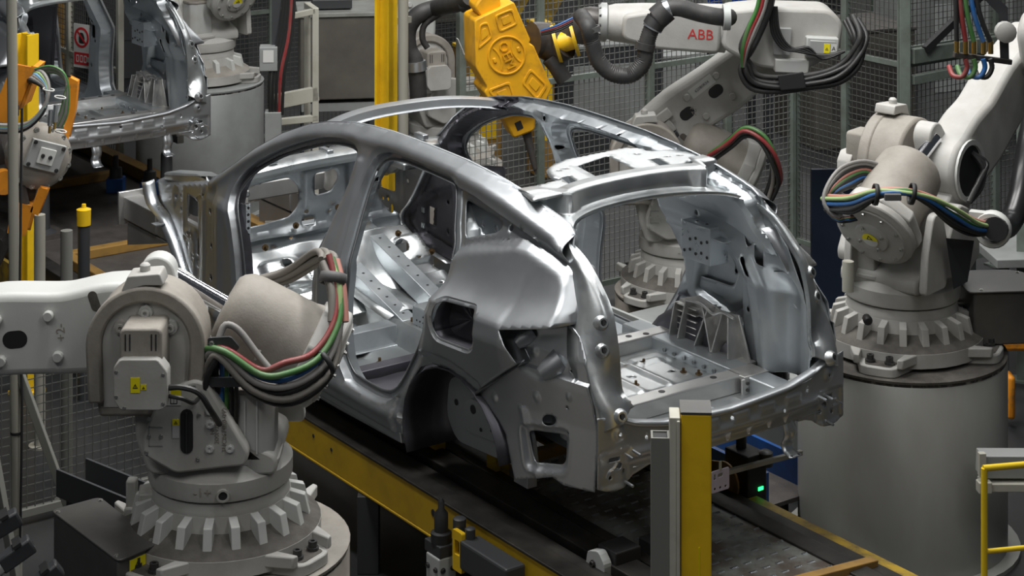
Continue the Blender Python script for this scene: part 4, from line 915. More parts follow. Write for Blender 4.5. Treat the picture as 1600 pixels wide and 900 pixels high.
e_ = empty('stair_frame', (at(850, 20, 19.4).x, 19.4, 0), 0, label='olive yellow diagonal stair frame far behind the gun at the top', cat='frame')
for k in range(3):
    b = MB(); b.bar((-.8+.35*k, .1*k, .5), (.3+.35*k, .1*k, 2.6), .05, .10); b.build('stringer', 'yellow_worn', e_, 0)
b = MB(); b.bar((-.9, 0, 1.5), (1.2, 0, 1.5), .04, .04); b.build('handrail', 'yellow', e_, 0)
# prohibition sign on the fence
sg = W(*cp(128, 68, v=1.02)); e_ = empty('prohibition_sign', sg, ANG-R(180)+R(20)); tag(e_, 'white sign with a red prohibition ring and red panel on the fence', 'sign')
M = RX(90)
b = MB(M); b.box((0, -.02, 0), (.19, .36, .006)); b.build('plate', 'label_white', e_, 0)
b = MB(M); b.prism(ring(0, .05, .085, 28), .003, .006, holes=[ring(0, .05, .066, 28)]); b.box((0, .05, .005), (.15, .016, .003), RZ(-45)@T(0, 0, 0) if 0 else T(0, .05, .0)@RZ(-45)@T(0, -.05, 0)); b.build('ring', 'sign_red', e_, 0)
b = MB(M); b.prism(rpoly([(-.03, .0), (.03, .0), (.035, .05), (.015, .09), (-.02, .09), (-.035, .05)], .012, 2), .0025, .004); b.build('hand_symbol', 'ink', e_, 0)
b = MB(M); b.box((0, -.125, .004), (.17, .10, .004)); b.build('red_panel', 'sign_red', e_, 0)
b = MB(M)
for x in (-.045, .0, .045): b.prism(rrect(x, -.125, .016, .03, .003), .006, .007, holes=[rrect(x, -.125, .009, .02, .002)])
b.build('lettering', 'label_white', e_, 0)
# ---- right hand side
q = at(1305, 460, 12.0); e_ = empty('navy_panel', (q.x, 12.0, 0), R(4)); tag(e_, 'dark navy board standing behind the right robot', 'panel')
b = MB(); b.box((0, 0, .62), (.30, .03, 1.06)); b.build('board', 'navy', e_, 0, bevel=.004); b = MB(); b.box((0, .05, .05), (.34, .16, .10)); b.build('foot', 'charcoal', e_, 0)
e_ = empty('guard_rail', (at(1538, 880, 7.9).x, 7.9, 0), R(12)); tag(e_, 'bright yellow tubular guard rail at the lower right corner', 'rail')
b = MB(); b.cyl((0, 0, 0), (0, 0, .965), .013, 12); b.build('post', 'rail_bright', e_, 40); b = MB(); b.tube([(-.005, 0, .965), (.3, 0, .965), (.9, 0, .965)], .013, 10, 0); b.build('top_tube', 'rail_bright', e_, 40)
b = MB(); b.cyl((0, 0, .63), (.9, 0, .63), .010, 10); b.build('middle_tube', 'rail_bright', e_, 40); b = MB(); b.cyl((.9, 0, 0), (.9, 0, .965), .013, 12); b.build('post', 'rail_bright', e_, 40)
b = MB(); b.box((0, 0, .006), (.1, .1, .012)); b.build('foot_plate', 'rail_bright', e_, 0)
e_ = empty('side_beam_stand', (at(1528, 780, 8.9).x, 8.70, 0), R(6)); tag(e_, 'pale grey steel beam with end plate behind the yellow guard rail', 'beam')
b = MB(); b.bar((.0, .12, .62), (.9, .12, .58), .10, .10); b.build('beam', 'plate_grey', e_, 0, bevel=.004); b = MB(); b.bar((.0, .10, .535), (.9, .10, .50), .10, .035); b.build('lower_beam', 'cream', e_, 0, bevel=.003)
b = MB(); b.box((-.01, .06, .64), (.03, .03, .10)); b.build('end_plate', 'cream', e_, 0); b = MB(); b.box((0, .06, .54), (.06, .05, .05)); b.build('clamp', 'cream', e_, 0, bevel=.004)
b = MB(); b.box((.45, .12, .26), (.08, .08, .52)); b.build('leg', 'charcoal', e_, 0)
e_ = empty('work_bench', (at(1590, 650, 11.6).x+.25, 11.8, 0), R(5)); tag(e_, 'pale green grey bench at the right edge behind the pedestal', 'bench')
for z in (.74, .42): b = MB(); b.box((0, 0, z), (.9, .7, .05)); b.build('shelf', 'grey_paint', e_, 0, bevel=.004)
for x in (-.4, .4):
    for y in (-.3, .3): b = MB(); b.box((x, y, .36), (.06, .06, .72)); b.build('leg', 'charcoal', e_, 0)
b = MB(); b.box((0, -.33, .60), (.9, .03, .14)); b.build('apron', 'charcoal', e_, 0)
for (px, py, wd, ht, lab) in ((1580, 530, .16, .10, 'orange tool cover lying behind the control box at the right'), (1577, 617, .045, .24, 'upright orange cover beside the right pedestal')):
    q = at(px, py, 10.9); b = MB(); b.box((0, 0, 0), (wd, .12, ht)); o = b.build('tool_cover', 'gun_orange', None, 40, bevel=.02, seg=3, label=lab, cat='cover'); o.location = q
# blue trough and unit beyond the line, right of the yellow post
e_ = empty('blue_trough', W(1.12, .86, 0), ANG); tag(e_, 'blue painted trough left of the right pedestal', 'trough')
b = MB(); b.box((0, 0, .30), (.9, .02, .14)); b.build('side_wall', 'blue', e_, 0); b = MB(); b.box((0, -.18, .20), (.9, .30, .02)); b.build('base', 'deck_plate', e_, 0); b = MB(); b.box((0, -.30, .27), (.9, .02, .16)); b.build('side_wall', 'blue', e_, 0); b = MB(); b.box((0, -.18, .1), (.6, .2, .18)); b.build('stand', 'charcoal', e_, 0)
e_ = empty('grey_platform', W(1.78, 1.56, 0), ANG); tag(e_, 'pale grey platform with a rounded rail behind the rear panel', 'platform')
b = MB(); b.box((0, 0, .26), (1.5, .5, .52)); b.build('block', 'grey_paint', e_, 0, bevel=.006); b = MB(); b.box((0, .25, .56), (1.5, .02, .12)); b.build('upstand', 'pale_panel', e_, 0); b = MB(); b.lathe([(.02, 0), (.02, .03), (.01, .03), (.01, .05)], 8, T(-.55, .05, .52)); b.build('bolt', 'bolt', e_, 30)
# ================================================================== six-axis robots
XZ = RX(90)
def pz(mb, poly, y0, y1, M=None, holes=()):
    """prism drawn in x-z, thick from y0 to y1"""
    return mb.prism(poly, -y1, -y0, (M or ID)@XZ, holes)
def arc(cx, cz, r, a0, a1, n=10): return [(cx+r*math.cos(R(a0+(a1-a0)*i/n)), cz+r*math.sin(R(a0+(a1-a0)*i/n))) for i in range(n+1)]
def pedestal(loc, r, h, label, m='pedestal_paint'):
    e = empty('robot_pedestal', loc); tag(e, label, 'pedestal', 'robot pedestals')
    b = MB(); b.lathe([(r, 0), (r, h-.035), (r-.004, h-.03)], 48); b.build('drum', m, e, 40)
    b = MB(); b.lathe([(r-.006, h-.032), (r-.006, h-.018), (r, h-.016)], 48, cap=False); b.build('weld_seam', 'rim_dirt', e, 40)
    b = MB(); b.lathe([(r, h-.016), (r+.002, h-.004), (r-.004, h), (.01, h)], 48); b.build('top_plate', 'dirt_dark' if m == 'pedestal_paint' else m, e, 40)
    b = MB(); b.lathe([(r+.06, 0), (r+.06, .02), (r, .02)], 40, cap=False); b.build('foot_ring', m, e, 30)
    return e
def robot(loc, label, yaw, byaw, phi, psi=None, detail=2, paint='robot_paint', bal=True, armp='robot_paint_lit', boxyaw=None, boxpoly=None, baltilt=28, dusty='robot_dusty', mirror=False, armholes=(.56, .80), cheeks=(-1,), boxdim=(.30, .72, -.14, .105)):
    e = empty('welding_robot', loc); tag(e, label, 'robot', 'grey six-axis robots')
    B = RZ(byaw); Tm = RZ(yaw)
    # --- base
    b = MB(B); b.lathe([(.36, .012), (.385, .02), (.385, .085), (.36, .10), (.30, .125), (.275, .14), (.268, .20)], 40)
    bc = b.build('base_casting', paint, e, 35)
    b = MB(B); b.lathe([(.384, .0865), (.3605, .1012), (.3005, .1262), (.276, .141)], 40, cap=False); b.build('dusty_top', 'dirt_dark' if detail > 1 else dusty, bc, 35)
    for k in range(4):
        Mk = B@RZ(45+90*k); f = MB(Mk); f.prism(rpoly([(.27, -.15), (.46, -.085), (.475, -.05), (.475, .05), (.46, .085), (.27, .15)], .02, 2), .0, .045)
        for s in (-1, 1): f.prism([(.33, s*.165), (.45, s*.115), (.455, s*.088), (.33, s*.105)], .04, .085)
        fo = f.build('foot', paint, bc, 30, bevel=.006)
        d = MB(Mk); d.prism(rpoly([(.36, -.085), (.455, -.06), (.455, .06), (.36, .085)], .015, 2), .0455, .047); d.build('oily_pad', 'dirt_dark', bc, 0)
        if detail > 1: bolts('foot_bolt', [Mk@T(.415, s*.045, .047) for s in (-1, 1)], .017, .034, 'bolt', bc, 10)
    if detail > 0:
        me = None; rb = MB(); rb.prism([(.262, .118), (.345, .10), (.325, .182), (.262, .2)], -.017, .017, RX(90))
        for k in range(20 if detail > 1 else 14):
            Mk = B@RZ(k*(18 if detail > 1 else 25.7)+6)
            if me is None: o = rb.build('rib', armp, bc, 0, bevel=.003); me = o
            else: o = me.copy(); C.objects.link(o); o.parent = bc
            o.matrix_local = Mk
    b = MB(B); b.lathe([(.262, .19), (.266, .20), (.262, .215), (.262, .245), (.250, .249)], 40, cap=False); b.build('collar', paint, e, 40)
    b = MB(B); b.lathe([(.250, .247), (.250, .256)], 40, cap=False); b.build('seal_ring', 'black', e, 40)
    if boxyaw is not None:
        X = RZ(boxyaw); x = MB(X); x0, x1, zz0, zz1 = boxdim; x.prism(rpoly([(x0, -.17), (x1, -.17), (x1, .10), (x1-.06, .14), (x0, .14)], .02, 2), zz0, zz1); cbx = x.build('connection_box', 'box_grey', e, 30, bevel=.008)
        x = MB(X); x.prism(rpoly([(x0-.03, -.185), (x1+.015, -.185), (x1+.015, .11), (x1-.05, .155), (x0-.03, .155)], .025, 2), zz1, zz1+.008); x.build('cover_plate', 'box_grey', cbx, 30, bevel=.002)
        bolts('cover_screw', [X@T(a, c, zz1+.008) for a, c in ((x1-.02, -.16), (x1-.02, .10), (x0+.04, .13), (x0+.04, -.16))], .007, .006, 'bolt_bright', cbx)
    if boxpoly:
        c = Vector((sum(p[0] for p in boxpoly)/4, sum(p[1] for p in boxpoly)/4))
        x = MB(); x.prism([tuple(c+(Vector(p)-c)*.95) for p in boxpoly], -.16, .10); cbx = x.build('connection_box', 'box_grey', e, 30, bevel=.008)
        x = MB(); x.prism(rpoly(boxpoly, .03, 3), .10, .108); x.build('cover_plate', 'box_grey', cbx, 30, bevel=.002)
        bolts('cover_screw', [T(*(c+(Vector(p)-c)*.86), .108) for p in boxpoly], .007, .006, 'bolt_bright', cbx)
        a_, b_ = Vector(boxpoly[1]), Vector(boxpoly[2]); md = c+((a_+b_)/2-c)*.95; n_ = Vector((b_.y-a_.y, -(b_.x-a_.x), 0)).normalized()
        Ml = frame(Vector((md.x, md.y, .02))+n_*.001, n_)@RY(90)@RZ(90); warning_label(Ml, .075, .13, cbx, .42, False); text('label_text', 'MPN 4.2', .012, Ml@T(0, -.02, .0022), 'ink', cbx, .0003)
    # --- turntable and turret
    b = MB(Tm); b.lathe([(.252, .25), (.272, .256), (.276, .268), (.276, .325), (.262, .335), (.23, .372), (.15, .38)], 40); tt = b.build('turntable', paint, e, 35)
    b = MB(Tm); pz(b, rpoly([(-.24, .33), (.24, .33), (.29, .46), (.30, .66), (.20, .80), (-.02, .66), (-.10, .46), (-.24, .40)], .03, 3), -.21, .20); b.build('turret', paint, e, 30, bevel=.012)
    for s in (1, -1):
        y0, y1 = (.20, .275) if s > 0 else (-.285, -.21)
        b = MB(Tm); pz(b, rpoly([(.25, .50), (.185, .66), (.06, .715), (.01, .70), (-.143, .445), (-.135, .395), (-.037, .385), (.127, .365), (.25, .435)], .02, 3), y0, y1); po = b.build('side_plate', paint, e, 30, bevel=.01)
        if detail > 1 and s > 0:
            Fq = Tm@T(0, .2755, 0)@RZ(180)@XZ       # faces +y: x to the robot's rear
            g = lambda x, z: Fq@T(-x, z, 0)
            b = MB(); b.prism(rrect(.085, .525, .023, .082, .022), 0, .004, Fq@Matrix.Scale(-1, 4, (1, 0, 0))); b.build('slot_window', 'black', po, 30)
            b = MB(); b.box((0, 0, .005), (.006, .15, .006), g(.085, .52)); b.build('slot_pin', 'bolt', po, 0)
            b = MB()
            for (p, q) in (((.225, .54), (.175, .54)), ((.225, .47), (.175, .47)), ((.225, .54), (.225, .47))): b.box(((-p[0]-q[0])/2, (p[1]+q[1])/2, .001), (abs(p[0]-q[0])+.003, abs(p[1]-q[1])+.003, .002), Fq)
            b.build('hatch_outline', 'ink_grey', po, 0)
            bolts('plate_screw', [g(x, z) for x, z in ((.225, .505), (.18, .505), (.235, .445), (.045, .42), (.06, .69), (.04, .585), (.225, .47+.1))], .006, .006, 'bolt_bright', po)
            bolts('plug', [g(x, z) for x, z in ((.0, .60), (-.001, .55), (.0, .46), (-.075, .46))], .013, .010, 'robot_paint_lit', po)
            warning_label(g(.15, .655)@T(0, 0, .001), .088, .068, po); warning_label(g(.125, .535)@T(0, 0, .001), .026, .07, po, .32, False)
            for (t, x, z) in (('200N2816', -.027, .53), ('3HC0674R0-092', -.055, .53)): text('cast_number', t, .024, g(x, z)@RZ(90)@T(0, 0, 0), 'robot_dusty', po, .002)
            text('cast_number', 'HK   06', .020, g(-.01, .545)@RZ(90), 'robot_dusty', po, .002)
    # --- axis-2 gearbox arch with its motor
    b = MB(Tm); pz(b, [(.06, .56)]+arc(.243, .83, .215, 190, -10, 24)[::1]+[(.42, .56)], .04, .235, None); gb = b.build('gearbox_housing', dusty, e, 35, bevel=.015)
    b = MB(Tm); pz(b, [(.02, .60)]+arc(.243, .83, .222, 185, -5, 24)+[(.455, .62)]+[(.40, .62)]+arc(.243, .83, .165, 0, 180, 20)+[(.09, .62)], .20, .262); b.build('housing_rim', dusty, gb, 35, bevel=.010)
    b = MB(Tm); pz(b, [(.09, .60)]+arc(.243, .83, .163, 180, 0, 20)+[(.40, .60)], .18, .238); b.build('recess_plate', paint, gb, 35)
    for (x, z) in ((.243, .955), (.335, .90), (.15, .90)):
        b = MB(Tm@T(x, .236, z)@RX(-90)); b.lathe([(.03, 0), (.026, .018), (.016, .018), (.016, .028), (.008, .028), (.007, .02)], 12); b.build('lug_bolt', 'motor_grey', gb, 30)
    b = MB(Tm); pz(b, rpoly([(.155, .74), (.155, .945), (.31, .945), (.31, .74)], .02, 2), .22, .40); mo = b.build('axis_motor', dusty, e, 30, bevel=.008)
    b = MB(Tm); pz(b, rpoly([(.13, .675), (.13, .80), (.165, .845), (.30, .845), (.325, .815), (.325, .70), (.30, .66), (.155, .66)], .006, 1), .36, .435); tb = b.build('terminal_box', paint, mo, 30, bevel=.004)
    for x in (.185, .28):
        for dx in (-.008, .008):
            b = MB(Tm); b.box((x+dx, .401, .895), (.004, .004, .06)); b.build('vent_slot', 'black', mo, 0)
    if detail > 1:
        Fq = Tm@T(0, .4355, 0)@RZ(180)@XZ; g = lambda x, z: Fq@T(-x, z, 0)
        warning_label(g(.245, .752), .034, .055, tb, 1.0, False); warning_label(g(.215, .745), .020, .020, tb, 1.0, False)
        bolts('box_screw', [g(x, z) for x, z in ((.315, .80), (.315, .71), (.145, .685), (.145, .79), (.285, .67))], .005, .005, 'bolt_bright', tb)
        b = MB(Tm); b.tube([(.13, .40, .73), (.08, .41, .735), (.02, .40, .71), (-.02, .38, .64), (-.04, .30, .56)], .011, 8); b.build('motor_cable', 'cable_black', mo, 40)
        b = MB(Tm); b.tube([(.13, .40, .70), (.08, .40, .69), (.05, .36, .66), (.04, .29, .65)], .008, 8); b.build('motor_cable', 'cable_black', mo, 40)
        b = MB(Tm); pz(b, rpoly([(.335, 1.03), (.31, 1.09), (.19, 1.10), (.175, 1.055), (.25, 1.055)], .008, 2), .14, .25); b.build('lifting_lug', paint, gb, 30, bevel=.006)
        b = MB(Tm@T(.255, .19, 1.095)); b.lathe([(.02, 0), (.02, .02), (.013, .028), (.004, .03)], 12); b.build('lug_knob', paint, gb, 40)
    # --- axis-1 motor standing behind
    b = MB(Tm); b.prism(rpoly([(-.225, .02), (-.225, .16), (-.19, .20), (-.09, .20), (-.05, .16), (-.05, .02)], .012, 2), .385, .635); m1 = b.build('swivel_motor', 'motor_grey', e, 30, bevel=.004)
    b = MB(Tm); b.prism(rpoly([(-.23, .015), (-.23, .165), (-.19, .207), (-.09, .207), (-.045, .165), (-.045, .015)], .012, 2), .635, .655); b.build('motor_cap', dusty, m1, 30, bevel=.004)
    b = MB(Tm); b.prism(rpoly([(-.245, -.0), (-.245, .185), (-.03, .215), (-.03, .0)], .02, 2), .365, .385); b.build('motor_flange', paint, m1, 30, bevel=.004)
    if detail > 1:
        for x in (-.205, -.165, -.12, -.08):
            b = MB(Tm); b.box((x, .2015 if -.2 < x < -.08 else .15, .51), (.006, .006, .20)); b.build('fin', 'robot_paint_lit', m1, 0)
        b = MB(Tm); b.cyl((-.045, .13, .60), (-.02, .14, .60), .024, 10); b.tube([(-.02, .14, .60), (.02, .16, .585), (.06, .2, .56)], .012, 8); b.build('cable_gland', 'bolt', m1, 40)
        text('axis_mark', '-1+', .05, Tm@RZ(96)@T(0, 0, .292)@T(.277, 0, 0)@RZ(90)@RX(90) if 0 else RZ(yaw+84)@T(.2765, 0, .295)@RZ(90)@RX(90), 'robot_dusty', tt, .0015)
        b = MB(RZ(yaw+100)@T(.277, 0, .285)@RY(90)); b.lathe([(.026, -.01), (.024, .01), (.017, .01), (.016, -.008)], 14); pg = b.build('plug_socket', paint, tt, 40); b = MB(RZ(yaw+100)@T(.277, 0, .285)@RY(90)); b.lathe([(.017, 0), (.017, .004)], 14); b.build('plug_hole', 'black', pg, 0)
    # --- lower arm
    P2 = Vector((.243, -.13, .83)); Am = Tm@T(*P2)@RY(-phi)
    b = MB(Am); top = [(.06, .155), (.20, .165), (.34, .148), (.42, .150), (.62, .170), (.80, .155)]; bot = [(.80, -.145), (.55, -.155), (.30, -.175), (.08, -.16)]
    ol = arc(0, 0, .165, 260, 100, 12)[::1]+spl2(top, 3)+arc(.97, 0, .145, 80, -80, 10)+spl2(bot, 3)
    pz(b, ol, -.10, .10); ar = b.build('lower_arm', armp, e, 35, bevel=.03, seg=3)
    for x in armholes:
        b = MB(Am); pz(b, rrect(x, -.01, .048, .034, .033, 5), .0995, .1012); b.build('arm_hole', 'black', ar, 0)
    for (x, z) in ((.42, .07), (.62, .075), (.62, -.085), (.40, -.09), (.84, .07), (.84, -.07)):
        b = MB(Am@T(x, .10, z)@RX(-90)); b.lathe([(.021, 0), (.021, .02), (.017, .024), (.002, .024)], 12); b.build('arm_pad', armp, ar, 40)
    if detail > 1:
        b = MB(Am); pz(b, rrect(.24, .105, .018, .04, .017, 4, -12), .0995, .1012); b.build('cast_pocket', 'dirt_dark', ar, 0)
        text('axis_mark', '+2-', .05, Am@T(.38, .1005, 0)@RZ(180)@XZ@RZ(90), 'robot_dusty', ar, .0015)
        b = MB(Am); b.box((.20, .115, -.02), (.07, .035, .08)); b.box((.22, .125, -.09), (.10, .03, .06)); b.build('end_stop', paint, ar, 30, bevel=.006)
        b = MB(Am); b.box((.20, .12, .04), (.05, .05, .035)); b.build('bumper_block', 'charcoal', ar, 30, bevel=.004)
    ear = Vector((-.012, .0, .185))
    b = MB(Am); pz(b, [(-.10, .02)]+arc(ear.x, ear.z, .07, 170, 10, 12)+[(.10, .05)], .02, .115); eo = b.build('rod_ear', armp, ar, 35, bevel=.008)
    b = MB(Am@T(ear.x, .115, ear.z)@RX(-90)); b.lathe([(.03, 0), (.03, .006), (.012, .006), (.012, .010)], 14); b.build('ear_pin', paint, eo, 40)
    # --- balancer
    if bal:
        ew = Tm.inverted()@(Am@Vector((ear.x, .03, ear.z))); yb = -.07
        E0 = Vector((-.02, yb, .875)); dr = Vector((-math.cos(R(baltilt)), 0, -math.sin(R(baltilt)))); Mb = Tm@frame(E0, dr)@RY(90)
        b = MB(); b.cyl(Tm@ew, Tm@(E0+dr*.02), .034, 18); b.build('piston_rod', 'chrome', e, 40)
        b = MB(Mb); b.lathe([(.05, -.02), (.115, -.015), (.135, .0), (.155, .03), (.162, .08), (.166, .30), (.175, .34)], 28); bo = b.build('balancer', dusty, e, 40)
        b = MB(Mb); b.lathe([(.19, .33), (.205, .36), (.205, .40), (.19, .41)], 8, RZ(22.5)); b.lathe([(.17, .40), (.195, .405), (.195, .44), (.17, .455)], 28); b.build('balancer_flange', paint, bo, 30, bevel=.006)
        b = MB(Mb); b.lathe([(.165, .455), (.16, .462), (.085, .464), (.08, .474), (.03, .482), (.0, .483)], 28); ep = b.build('end_cap', paint, bo, 30)
        bolts('cap_bolt', [Mb@RZ(36*k)@T(.145, 0, .46) for k in range(10)]+[Mb@RZ(90*k+20)@T(.065, 0, .475) for k in range(4)], .008, .012, 'bolt_bright', bo)
        for s in cheeks:
            b = MB(Tm); pz(b, rpoly([(-.30, .36), (-.10, .36), (-.08, .55), (-.14, .72), (-.22, .72), (-.28, .55)], .03, 3), yb+s*.20-.02, yb+s*.20+.02); b.build('balancer_cheek', paint, e, 30, bevel=.006)
        if detail > 1:
            b = MB(Mb); b.box((0, .155, .18), (.05, .03, .012), RZ(200)); b.build('cable_eye', paint, bo, 30, bevel=.004)
    # --- elbow and forearm
    if psi is not None:
        P3 = P2+Vector((.97*math.cos(R(phi)), 0, .97*math.sin(R(phi)))); Fm = Tm@T(*P3)@RY(-psi)
        if mirror: Fm = Fm@Matrix.Scale(-1, 4, (0, 1, 0))
        b = MB(Fm); b.lathe([(.16, 0), (.16, .06), (.14, .08)], 20, T(0, .09, 0)@RX(-90)); b.build('elbow_gear', paint, e, 40)
        b = MB(Fm); pz(b, rpoly([(-.36, .06), (-.38, .24), (-.30, .32), (.12, .31), (.32, .28), (.34, .06), (.12, -.05), (-.14, -.06)], .05, 4), .12, .42); el = b.build('elbow_casting', armp, e, 35, bevel=.025, seg=3)
        b = MB(Fm@T(.30, .27, .15)@RY(90)); b.lathe([(.145, 0), (.14, .12), (.125, .5), (.112, .66), (.10, .70)], 24); fa = b.build('forearm', armp, e, 40)
        b = MB(Fm); pz(b, rpoly([(.34, .02), (.34, .27), (.72, .26), (.92, .22), (.92, .08), (.72, .03)], .04, 4), .20, .425); b.build('forearm_cover', armp, fa, 35, bevel=.02, seg=3)
        if detail > 0:
            b = MB(Fm); b.box((-.25, .43, .10), (.19, .10, .12)); b.build('elbow_motor', 'motor_grey', el, 30, bevel=.008); b = MB(Fm); b.box((-.25, .484, .10), (.15, .006, .085)); mp_ = b.build('motor_cover', 'plate_grey', el, 30, bevel=.003)
            Fq = Fm@T(0, .4875, 0)@RZ(180)@XZ; warning_label(Fq@T(.275, .10, 0), .035, .055, mp_, .98, False); b = MB(); b.box((.315, .10, .001), (.035, .055, .002), Fq); b.build('paper_label', 'label_white', mp_, 0); text('dog_mark', 'A', .035, Fq@T(.315, .10, .0025), 'ink', mp_, .0005)
            b = MB(Fm); b.box((-.08, .42, -.02), (.20, .10, .08)); b.build('elbow_motor', 'motor_grey', el, 30, bevel=.008); b = MB(Fm); b.box((-.02, .43, .12), (.10, .04, .16)); b.build('side_cover', 'plate_grey', el, 30, bevel=.005)
        # wrist
        b = MB(Fm@T(1.0, .27, .15)@RY(90)); b.lathe([(.10, 0), (.115, .01), (.115, .04), (.10, .06)], 24); wr = b.build('wrist_flange', 'plate_grey', e, 40)
        bolts('wrist_bolt', [Fm@T(1.045, .27, .15)@RY(90)@RZ(30*k)@T(.107, 0, 0) for k in range(12)], .007, .012, 'bolt', wr)
        b = MB(Fm); b.tube([(1.05, .27, .15), (1.12, .27, .15), (1.18, .26, .10), (1.20, .25, .04)], .085, 14); b.build('wrist_casting', 'dark_casting', wr, 50)
    return e, Tm, Am
# ---- the five robots
LP = Vector((-1.12, 7.57, 0)); pedestal(LP, .495, .82, 'grey drum pedestal under the front left robot', 'robot_dusty')
r1, T1, A1 = robot(LP+Vector((0, 0, .82)), 'pale grey robot in the left foreground with its arm reaching out of the picture', 180, 12, -6, -30, 2, boxpoly=[(-.66, .02), (-.31, -.42), (-.19, -.27), (-.495, .145)])
RP_ = Vector((1.873, 9.46, 0)); pedestal(RP_, .495, .93, 'large grey drum pedestal under the right robot')
r2, T2, A2 = robot(RP_+Vector((0, 0, .93)), 'grey robot on the tall right pedestal with its white arm raised to the right', 50, 20, 27, 10, 2, boxyaw=4, mirror=True, armp='robot_paint', baltilt=33, cheeks=(-1, 1), boxdim=(.30, .62, .05, .30))
CP_ = Vector((1.04, 11.87, 0)); pedestal(CP_, .42, .46, 'low brown grey pedestal seen through the boot opening', 'robot_dusty')
r3, T3, A3 = robot(CP_+Vector((0, 0, .46)), 'grey robot behind the car body carrying the yellow welding gun', 180, 0, 142, 3, 2, dusty='robot_dusty', armp='robot_paint', armholes=(.34, .56))
TP = Vector((-2.44, 15.4, 0)); pedestal(TP, .495, 1.0, 'pale blue grey pedestal behind the waiting car body', 'grey_paint')
r4, T4, A4 = robot(TP+Vector((0, 0, 1.0)), 'grey robot on the pale pedestal behind the waiting car body', 129, 40, 60, None, 1)
BP = Vector((-.52, 15.2, 0)); pedestal(BP, .45, .40, 'low pedestal of the robot behind the tall yellow column', 'robot_dusty')
r5, T5, A5 = robot(BP+Vector((0, 0, .40)), 'grey robot with a numbered upright arm left of the yellow welding gun', 205, 0, 97, 60, 1, bal=False)
# end cap stickers where a cap faces the room
for (rb, Tm, tilt) in ((r2, T2, 33), (r4, T4, 28)):
    dr = Vector((-math.cos(R(tilt)), 0, -math.sin(R(tilt)))); Mb = Tm@frame(Vector((-.02, -.07, .875)), dr)@RY(90)
    b = MB(Mb); b.lathe([(.04, .483), (.04, .4845)], 20); o = b.build('round_label', 'label_yellow', rb, 0); b = MB(Mb); b.prism(arc(0, 0, .039, 0, 180, 12), .4846, .485, RZ(90+180)); b.build('white_half', 'label_white', o, 0)
    b = MB(Mb@RZ(90)); b.prism([(-.016, .004), (.016, .004), (0, .031)], .4852, .4856, holes=[[(-.009, .008), (.009, .008), (0, .023)]]); b.build('triangle', 'ink', o, 0)
# arm number plates
def number_plate(A_, parent, s, x, z, wd, ht, side=1, rot=0):
    M = A_@T(x, .1015*side, z)@(RZ(180) if side > 0 else ID)@XZ@RZ(rot)
    b = MB(M); b.box((0, 0, 0), (wd, ht, .003)); o = b.build('number_plate', 'label_white', parent, 0); text('plate_number', s, ht*.42, M@T(0, 0, .002), 'ink', o, .0004)
number_plate(A3, r3, '62080R04', .51, -.085, .17, .06, 1, 180)
number_plate(A5, r5, '62090R02', .62, .06, .20, .09, 1, 0)
# side plate stickers of the middle robot are built with it; red lettering on its forearm
P3 = Vector((.243+.97*math.cos(R(142)), -.13, .83+.97*math.sin(R(142)))); F3 = T3@T(*P3)@RY(-3)
text('logo', 'ABB', .085, F3@T(.46, .4265, .13)@RZ(180)@XZ, 'logo_red', r3, .001)
# ================================================================== cables, welding guns, hoses
def bundle(parent, M, path, mats, r=.013, spread=.03, name='cable', k=5, seed=1, flat=False):
    random.seed(seed); P = [Vector(p) for p in path]; n = len(mats)
    for i, mm in enumerate(mats):
        a = 2*math.pi*i/n; s = spread*(.55 if n > 4 and i % 2 else 1); out = []
        for j, p in enumerate(P):
            t = (P[min(j+1, len(P)-1)]-P[max(j-1, 0)]).normalized(); sx = t.cross(Vector((0, 0, 1)))
            sx = Vector((0, 1, 0)) if sx.length < .15 else sx.normalized(); sy = sx.cross(t)
            o_ = sx*s*math.cos(a)+sy*s*math.sin(a) if not flat else sy*spread*(1-2*i/max(1, n-1))*(.6+.4*math.sin(j*1.3+1))+sx*(.012 if i % 2 else -.006)
            out.append(p+o_+Vector([random.uniform(-.006, .006) for _ in range(3)]))
        b = MB(M); b.tube(out, r, 8, k); b.build(name, mm, parent, 60)
def clampband(parent, M, p, d, r, m='black', wd=.02):
    b = MB(M@frame(p, d)@RY(90)); b.lathe([(r, -wd/2), (r*1.05, 0), (r, wd/2)], 14, cap=False); b.build('cable_clamp', m, parent, 60, solid=.006)
# front left robot: bundle looping round the balancer
pth = [(-.06, .17, .58), (-.02, .21, .72), (-.005, .25, .80), (-.05, .27, .81), (-.17, .28, .71), (-.29, .26, .69), (-.41, .18, .74), (-.455, .08, .86), (-.44, .0, .98), (-.40, -.08, 1.04)]
bundle(r1, T1, pth, ['cable_red', 'cable_green', 'cable_blue', 'cable_grey', 'cable_black', 'cable_dusty', 'cable_black'], .0125, .078, flat=True)
bundle(r1, T1, [(-.40, -.06, 1.045), (-.40, -.10, 1.06), (-.36, -.18, 1.04), (-.22, -.30, .93), (-.05, -.34, .88)], ['cable_dusty']*5, .0135, .024, seed=4)
bundle(r1, T1, [(-.455, .075, .86), (-.445, .01, .97), (-.405, -.06, 1.05)], ['cable_palered', 'cable_palegreen', 'cable_dusty', 'cable_dusty', 'cable_dusty'], .0145, .032, seed=5)
clampband(r1, T1, (-.415, .175, .745), (-1, -.7, .6), .052); clampband(r1, T1, (-.43, -.02, 1.0), (-.1, -.4, .8), .05, 'hose_grey', .04)
b = MB(T1); b.tube([(-.03, .24, .86), (-.05, .22, .90), (-.10, .22, .88), (-.17, .24, .80), (-.22, .26, .75)], .013, 8); b.build('cable', 'cable_grey', r1, 60)
